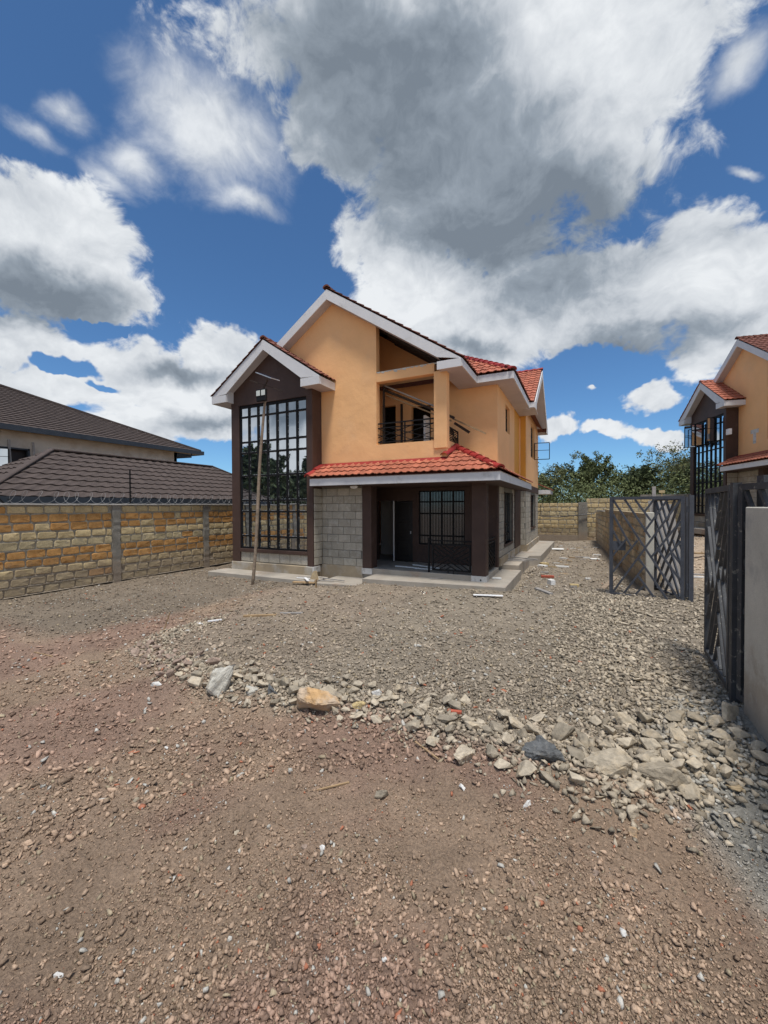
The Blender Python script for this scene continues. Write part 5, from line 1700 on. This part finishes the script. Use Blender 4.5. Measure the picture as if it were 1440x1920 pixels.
plank((-3.0, .48, 5.36), (-1.15, .62, 4.45), .10, .035, M['grey_wood'], 'uppermost grey plank sloping down behind the balcony opening')
plank((-3.0, .56, 5.24), (-1.0, .70, 4.28), .12, .06, M['dark_wood'], 'dark plank sloping just below the grey plank on the balcony')
plank((-3.0, .64, 5.12), (-1.1, .78, 4.22), .10, .03, M['wood'], 'raw brown plank under the dark sloping plank on the balcony')
plank((-1.15, 1.0, 4.34), (-.20, .95, 3.83), .045, .04, M['wood'], 'thin timber pole poking out beside the balcony over the porch roof', 'pole', name='pole')
plank((-1.1, 1.1, 4.22), (-.68, 1.05, 3.92), .08, .07, M['dark_wood'], 'dark broken timber stub below the thin pole beside the balcony', 'timber')

# ------------------------------------------------------------------ building litter
def gz(x, y): return float(ground_h(np.array([x]), np.array([y]))[0])


def flat_piece(name, x, y, l, w, h, rz, m_, label, cat, z=None, group=None, tilt=0.0):
    z = gz(x, y) + .01 if z is None else z
    c, s = math.cos(rz), math.sin(rz)
    P_ = []
    for a, b in ((-l / 2, -w / 2), (l / 2, -w / 2), (l / 2, w / 2), (-l / 2, w / 2)):
        P_.append((x + a * c - b * s, y + a * s + b * c, z + a * tilt))
    mb = MB(); mb.prism(P_, (0, 0, h))
    return single(name, mb, m_, label, cat, group)


flat_piece('plastic_strip', .295, -1.21, .62, .10, .012, .28, M['plastic'], 'long white plastic strip lying on the gravel in front of the porch', 'strip', z=gz(.3, -1.2) + .03)
flat_piece('plastic_strip', -4.12, -4.92, .20, .05, .01, -.3, M['plastic'], 'short white strip near the left edge of the gravel', 'strip')
o = flat_piece('plastic_channel', -3.98, -4.70, .24, .045, .02, .9, M['plastic'], 'bent white plastic channel beside the short white strip', 'strip')
flat_piece('timber_offcut', -3.50, -4.05, .62, .07, .035, .55, M['wood'], 'orange timber offcut lying on the gravel right of the white strips', 'timber')
flat_piece('timber_offcut', -3.05, -3.65, .45, .05, .03, .5, M['grey_wood'], 'grey timber offcut behind the orange offcut', 'timber')
mb = MB(); mb.bar((-4.22, -5.58, -.30), (-4.12, -5.50, .12), .022, .015)
single('stake', mb, M['wood'], 'thin timber stake stuck in the ground at the left rubble end', 'stake')
mb = MB(); mb.bar((-3.98, -1.55, -.35), (-3.97, -1.55, .02), .035, .035); mb.bar((-4.02, -1.55, -.02), (-3.93, -1.55, .05), .03, .02)
single('stake', mb, M['wood'], 'short wooden peg in the ground in front of the stone block wall', 'stake')
flat_piece('timber_offcut', -4.55, -1.30, .62, .12, .03, .25, M['wood'], 'yellowish board in the scrap heap beside the bay', 'board', z=-.15)
flat_piece('plastic_strip', -4.50, -1.25, .50, .07, .015, -.75, M['plastic'], 'white strip lying across the scrap heap beside the bay', 'strip', z=-.06)
flat_piece('plastic_strip', -4.72, -1.10, .42, .05, .015, .1, M['plastic'], 'small white strip on the slab at the back of the scrap heap', 'strip', z=-.075)
mb = MB(); mb.prism([(-4.60, -1.0, -.13), (-4.30, -1.0, -.13), (-4.38, -.98, .14), (-4.48, -.98, .12)], (0, .03, 0))
single('broken_board', mb, M['cream_brick'], 'broken cream board propped on the scrap heap beside the bay', 'board')
for k_, (x, y, l, rz) in enumerate(((-4.2, -.95, .7, .1), (-4.0, -.8, .9, -.15), (-4.75, -.9, .5, .4))):
    flat_piece('timber_offcut', x, y, l, .03, .02, rz, M['grey_wood'], ['thin grey stick in the scrap heap, nearest the camera', 'longest thin grey stick behind the scrap heap', 'short thin grey stick nearest the bay'][k_], 'stick', z=-.12 + .02 * k_)
flat_piece('batten', -2.35, .55, .75, .05, .03, -.12, M['paper'], 'white batten on the porch floor nearest the door', 'batten', z=.145)
flat_piece('batten', -1.85, .75, .95, .06, .03, -.35, M['paper'], 'longest white batten on the porch floor', 'batten', z=.165)
flat_piece('batten', -1.65, .45, .80, .07, .03, .02, M['paper'], 'white batten on the porch floor nearest the railing', 'batten', z=.145)
flat_piece('batten', -1.25, -.10, .34, .04, .02, .45, M['grey_wood'], 'small grey stick on the porch step in front of the railing', 'stick', z=.015)
flat_piece('plastic_strip', .16, .55, .22, .1, .03, .1, M['paper'], 'crumpled white scrap on the step beside the porch pillar', 'scrap', z=.012)
for k_, (x, y, l, rz, z) in enumerate(((.32, 3.35, .95, -.3, .17), (.45, 3.55, 1.0, -.45, .19), (.30, 3.2, .6, .2, .15))):
    flat_piece('timber_offcut', x, y, l, .08, .03, rz, M['grey_wood'], ['upper pale board of the pile on the side slab', 'longest pale board of the pile on the side slab', 'short pale board at the near end of the side slab'][k_], 'board', z=z)
flat_piece('timber_offcut', 1.32, -.05, .62, .10, .035, -.95, M['grey_wood'], 'pale board lying on the bare soil right of the porch', 'board')
mb = MB(); mb.bar((2.42, .25, -.12), (2.85, 1.35, .12), .10, .035); single('plank', mb, M['old_wood'], 'brown plank propped on the rubble left of the open gate', 'plank')
flat_piece('plastic_sheet', .95, 10.2, .9, .5, .02, .1, M['paper'], 'white sheet lying on the soil near the back wall', 'sheet')
flat_piece('timber_offcut', 2.35, 7.2, .95, .08, .03, .35, M['grey_wood'], 'thin pale board lying beside the low wall', 'board')
flat_piece('paper_scrap', 2.55, 6.7, .30, .3, .03, .3, M['paper'], 'white square scrap beside the thin pale board', 'scrap')
flat_piece('paper_scrap', 1.55, 4.5, .40, .12, .04, .1, M['paper'], 'oblong white scrap in the middle of the side yard', 'scrap')
flat_piece('paper_scrap', .95, 4.4, .26, .2, .05, -.4, M['paper'], 'white scrap beside the corner of the side slab', 'scrap')
flat_piece('paper_scrap', .98, 4.75, .25, .2, .07, .4, M['stone_yellow'], 'crumpled orange packet behind the white scrap at the slab corner', 'packet')
flat_piece('brick_piece', 1.25, 2.25, .34, .13, .05, .2, M['red_scrap'], 'red broken tile in the side yard', 'tile')
flat_piece('paper_scrap', 1.42, 1.1, .12, .18, .12, .6, M['paper'], 'crumpled white cup standing in the side yard', 'cup')
flat_piece('paper_scrap', 1.95, .95, .2, .12, .06, .2, M['stone_yellow'], 'yellow scrap on the soil left of the propped plank', 'scrap')
flat_piece('red_scrap', 1.02, -6.22, .10, .04, .02, .2, M['red_scrap'], 'small red scrap lying on the rubble ridge', 'scrap', z=gz(1.02, -6.22) + .06)
for k_, (px, py, s, lab) in enumerate(((.62, -7.86, .035, 'white chip of plaster low in the centre foreground'), (-.08, -8.96, .03, 'white chip at the lower left of the foreground'), (1.25, -8.25, .03, 'crumpled white chip below the lone grey stone'), (1.75, -6.98, .05, 'pale rectangular chip below the rubble edge'), (2.68, -6.66, .035, 'oval white stone right of the orange stone'), (2.28, -7.62, .03, 'white pebble in the right foreground'), (1.28, -6.98, .04, 'white broken cup under the chunky boulder'), (-1.25, -7.6, .03, 'off-white pebble left of centre on the soil'))):
    boulder(px, py, (s, s * .7, s * .5), 200 + k_, M['stone_white'], lab, .4 * k_, sub=1, up=.4)
rq = random.Random(12)
for k_ in range(26):
    x_, y_ = rq.uniform(.95, 2.9), rq.uniform(.6, 13.5)
    flat_piece('scrap', x_, y_, rq.uniform(.08, .3), rq.uniform(.04, .1), rq.uniform(.012, .05), rq.uniform(-.8, .8), M[rq.choice(['paper', 'grey_wood', 'wood', 'grey_wood', 'paper', 'cream_brick'])],
               'flat scrap in the ' + ('near' if y_ < 4.5 else 'middle' if y_ < 9 else 'far') + ' side yard, ' + ('closer to the house' if x_ < 1.9 else 'closer to the low wall'), 'scrap', group='small scraps littering the side yard')
# batten pieces by the drive
flat_piece('timber_offcut', 4.9, 3.2, 1.6, .08, .04, -.1, M['paper'], 'long white batten on the sunlit drive behind the gates', 'batten')
flat_piece('timber_offcut', 5.2, 3.5, 1.5, .06, .04, .08, M['grey_wood'], 'grey batten crossing the long white batten on the drive', 'batten')
flat_piece('timber_offcut', 6.2, 7.2, 1.2, .25, .04, .1, M['wood'], 'brown board lying on the far part of the drive', 'board')
# black hose along the back wall
mb = MB(); mb.tube([(-.05, 15.2, .9), (-.02, 15.2, 1.9)], .02, 6); mb.tube([(0, 15.30, 1.25), (1.0, 15.30, 1.22), (2.0, 15.28, 1.32), (2.8, 15.35, 1.42)], .03, 6)
single('hose', mb, M['black'], 'black hose strung along the back wall', 'hose')
# dry sticks
for k_, (x, y, l, rz, lab) in enumerate(((-4.9, -6.9, .6, .05, 'thin dry stick lying on the red soil at the far left'), (.9, -6.72, .3, -.5, 'dry twig under the chunky grey boulder'), (.35, -7.35, .28, .8, 'curved dry twig left of the lone grey stone'), (-3.6, -6.25, .5, .0, 'straight dry stick at the left end of the rubble'))):
    flat_piece('stick', x, y, l, .012, .01, rz, M['wood'], lab, 'stick')

# ------------------------------------------------------------------ trees
def make_tree(name, base, h, seed, m_leaf, label, leaves=2600, spread=.55, leafsize=.10, depth=5, lean=0.0, group=None, trunkr=.10, dens=1.0, start=.25):
    rr = random.Random(seed)
    t = thing(name, label, 'tree', base, group)
    wood = MB(); tips = []

    def grow(p, d, l, r, lvl):
        pts = [p]; rs = [r]
        q = p.copy(); dd = d.copy()
        n = 4
        for i in range(n):
            dd = (dd + Vector((rr.gauss(0, .16), rr.gauss(0, .16), rr.gauss(.02, .10)))).normalized()
            q = q + dd * l / n
            pts.append(q.copy()); rs.append(r * (1 - .45 * (i + 1) / n))
            if lvl >= 2: tips.append((q.copy(), lvl))
        wood.tube(pts, rs, 6 if lvl < 2 else 4, cap=False)
        if lvl >= depth: return
        for k in range(rr.choice((2, 3, 3)) if lvl < 3 else 2):
            a = rr.uniform(0, 6.28); s = rr.uniform(.5, 1.1) * spread * 1.4
            nd = (dd + Vector((math.cos(a) * s, math.sin(a) * s, rr.uniform(-.15, .35)))).normalized()
            idx = rr.randrange(2, len(pts))
            grow(pts[idx], nd, l * rr.uniform(.62, .82), rs[idx] * .68, lvl + 1)
    b = Vector(base)
    for k in range(rr.choice((1, 2, 2))):
        grow(b, Vector((rr.gauss(lean, .22), rr.gauss(0, .2), 1)).normalized(), h * .34, trunkr, 0)
    zmax = max(p.z for p, _ in tips) - b.z
    # scale to the wanted height
    f = h / zmax
    wood.v = [(b.x + (x - b.x) * f, b.y + (y - b.y) * f, b.z + (z - b.z) * f) for x, y, z in wood.v]
    P_ = np.array([[b.x + (p.x - b.x) * f, b.y + (p.y - b.y) * f, b.z + (p.z - b.z) * f] for p, l in tips if l >= 2])
    wood.build('trunk', M['bark'], t)
    rg_ = np.random.default_rng(seed)
    c = P_[rg_.integers(0, len(P_), leaves)] + rg_.normal(0, .085 * h / 5, (leaves, 3)) * np.array([1, 1, .7])
    a = rg_.normal(size=(leaves, 3)); a /= np.linalg.norm(a, axis=1)[:, None]
    bb = np.cross(a, rg_.normal(size=(leaves, 3))); bb /= np.linalg.norm(bb, axis=1)[:, None]
    s = leafsize * rg_.uniform(.5, 1.3, (leaves, 1))
    V = np.stack([c - a * s, c - bb * s * .4, c + a * s, c + bb * s * .4], 1).reshape(-1, 3) - np.array(base)
    F = np.arange(leaves * 4).reshape(-1, 4)
    me = mesh_np('crown', V, F, None, [m_leaf])
    o = bpy.data.objects.new('crown', me); o.parent = t; col.objects.link(o)
    return t


TR = [('thorn_tree', (-.6, 21, -.2), 5.6, 1, 'leaf_a', 'sparse flat topped thorn tree just right of the house', 2600, .8, .09, 6, 'acacia'),
      ('thorn_tree', (1.0, 24, -.2), 6.6, 2, 'leaf_a', 'airy green thorn tree second from the house', 3800, .6, .09, 5, 'acacia'),
      ('broadleaf_tree', (3.4, 25, -.2), 6.3, 3, 'leaf_c', 'fuller green tree left of the two darkest trees', 6200, .5, .10, 5, ''),
      ('broadleaf_tree', (4.9, 24, -.2), 5.5, 4, 'leaf_b', 'dark dense tree behind the back wall, above the low wall', 6200, .5, .10, 5, ''),
      ('thorn_tree', (6.6, 22.5, -.2), 5.3, 5, 'leaf_b', 'dark twiggy tree right of the dense dark tree', 4600, .6, .09, 5, ''),
      ('thorn_tree', (7.9, 23, -.2), 6.7, 6, 'leaf_a', 'tallest wide spreading thorn tree with bare branches above the gate', 3200, .75, .08, 6, ''),
      ('thorn_tree', (10.3, 24, -.2), 5.9, 7, 'leaf_a', 'thorn tree standing beside the neighbouring bay', 4600, .7, .09, 6, ''),
      ('thorn_tree', (9.2, 27, -.2), 6.4, 9, 'leaf_c', 'greener thorn tree behind the two trees right of the tallest one', 5000, .6, .1, 5, ''),
      ('broadleaf_tree', (2.2, 28, -.2), 6.2, 10, 'leaf_b', 'dark tree standing far back between the second and third trees', 6000, .5, .12, 5, ''),
      ('thorn_tree', (12.2, 26, -.2), 6.2, 8, 'leaf_a', 'thorn tree half hidden by the neighbouring bay', 3200, .7, .08, 6, '')]
for nm, bs, h, sd__, lm, lab, nl, spd, lsz, dp, _ in TR:
    make_tree(nm, bs, h * .94, sd__, M[lm], lab, nl, spd, lsz, dp, trunkr=.09)
# trees beyond the left wall that the bay glass mirrors
for k_, (bx, by, h) in enumerate(((-21, -15, 6.4), (-24.5, -17.5, 7.4), (-18, -19, 6.2), (-28, -13, 6.6))):
    make_tree('dark_tree', (bx, by, -.2), h, 40 + k_, M['leaf_b'], ['dark tree mirrored in the bay glass, nearest the wall', 'tallest dark tree mirrored in the bay glass', 'dark tree mirrored at the right of the bay glass', 'dark tree mirrored at the left of the bay glass'][k_], 15000, .35, .30, 5, trunkr=.2)

def scrub(name, x0, x1, y0, y1, nc, n, h0, h1, slope, m_, label, size=(.05, .13)):
    rg = np.random.default_rng(77)
    cx = rg.uniform(x0, x1, nc); cy = rg.uniform(y0, y1, nc)
    ch = rg.uniform(h0, h1, nc) * (1 + .012 * np.abs(cy - y0)) + slope * np.abs(cy - y0)
    w = rg.integers(0, nc, n)
    rad = rg.uniform(.9, 1.5, nc)[w]
    d = rg.normal(size=(n, 3)); d /= np.linalg.norm(d, axis=1)[:, None]
    rr_ = rg.uniform(.55, 1.05, n) ** .6
    c = np.stack([cx[w] + d[:, 0] * rad * rr_ * 1.2, cy[w] + d[:, 1] * rad * rr_, np.maximum(-.2, ch[w] * .55 + d[:, 2] * ch[w] * .5 * rr_)], 1)
    a = rg.normal(size=(n, 3)); a /= np.linalg.norm(a, axis=1)[:, None]
    b = np.cross(a, rg.normal(size=(n, 3))); b /= np.linalg.norm(b, axis=1)[:, None]
    s = rg.uniform(size[0], size[1], (n, 1))
    V = np.stack([c - a * s, c - b * s * .45, c + a * s, c + b * s * .45], 1).reshape(-1, 3)
    me = mesh_np(name, V, np.arange(n * 4).reshape(-1, 4), None, [m_])
    o = bpy.data.objects.new(name, me); col.objects.link(o)
    tag(o, label, 'scrub', kind='stuff')


scrub('scrub', -6, 26, 17.2, 30, 260, 100000, 2.2, 4.1, .07, M['leaf_c'], 'tangled green scrub growing behind the back wall')
scrub('hedge', -34, -15, -24, -13, 170, 26000, 3.6, 4.6, .0, M['leaf_b'], 'dark hedge beyond the left wall mirrored in the bay glass', (.14, .3))
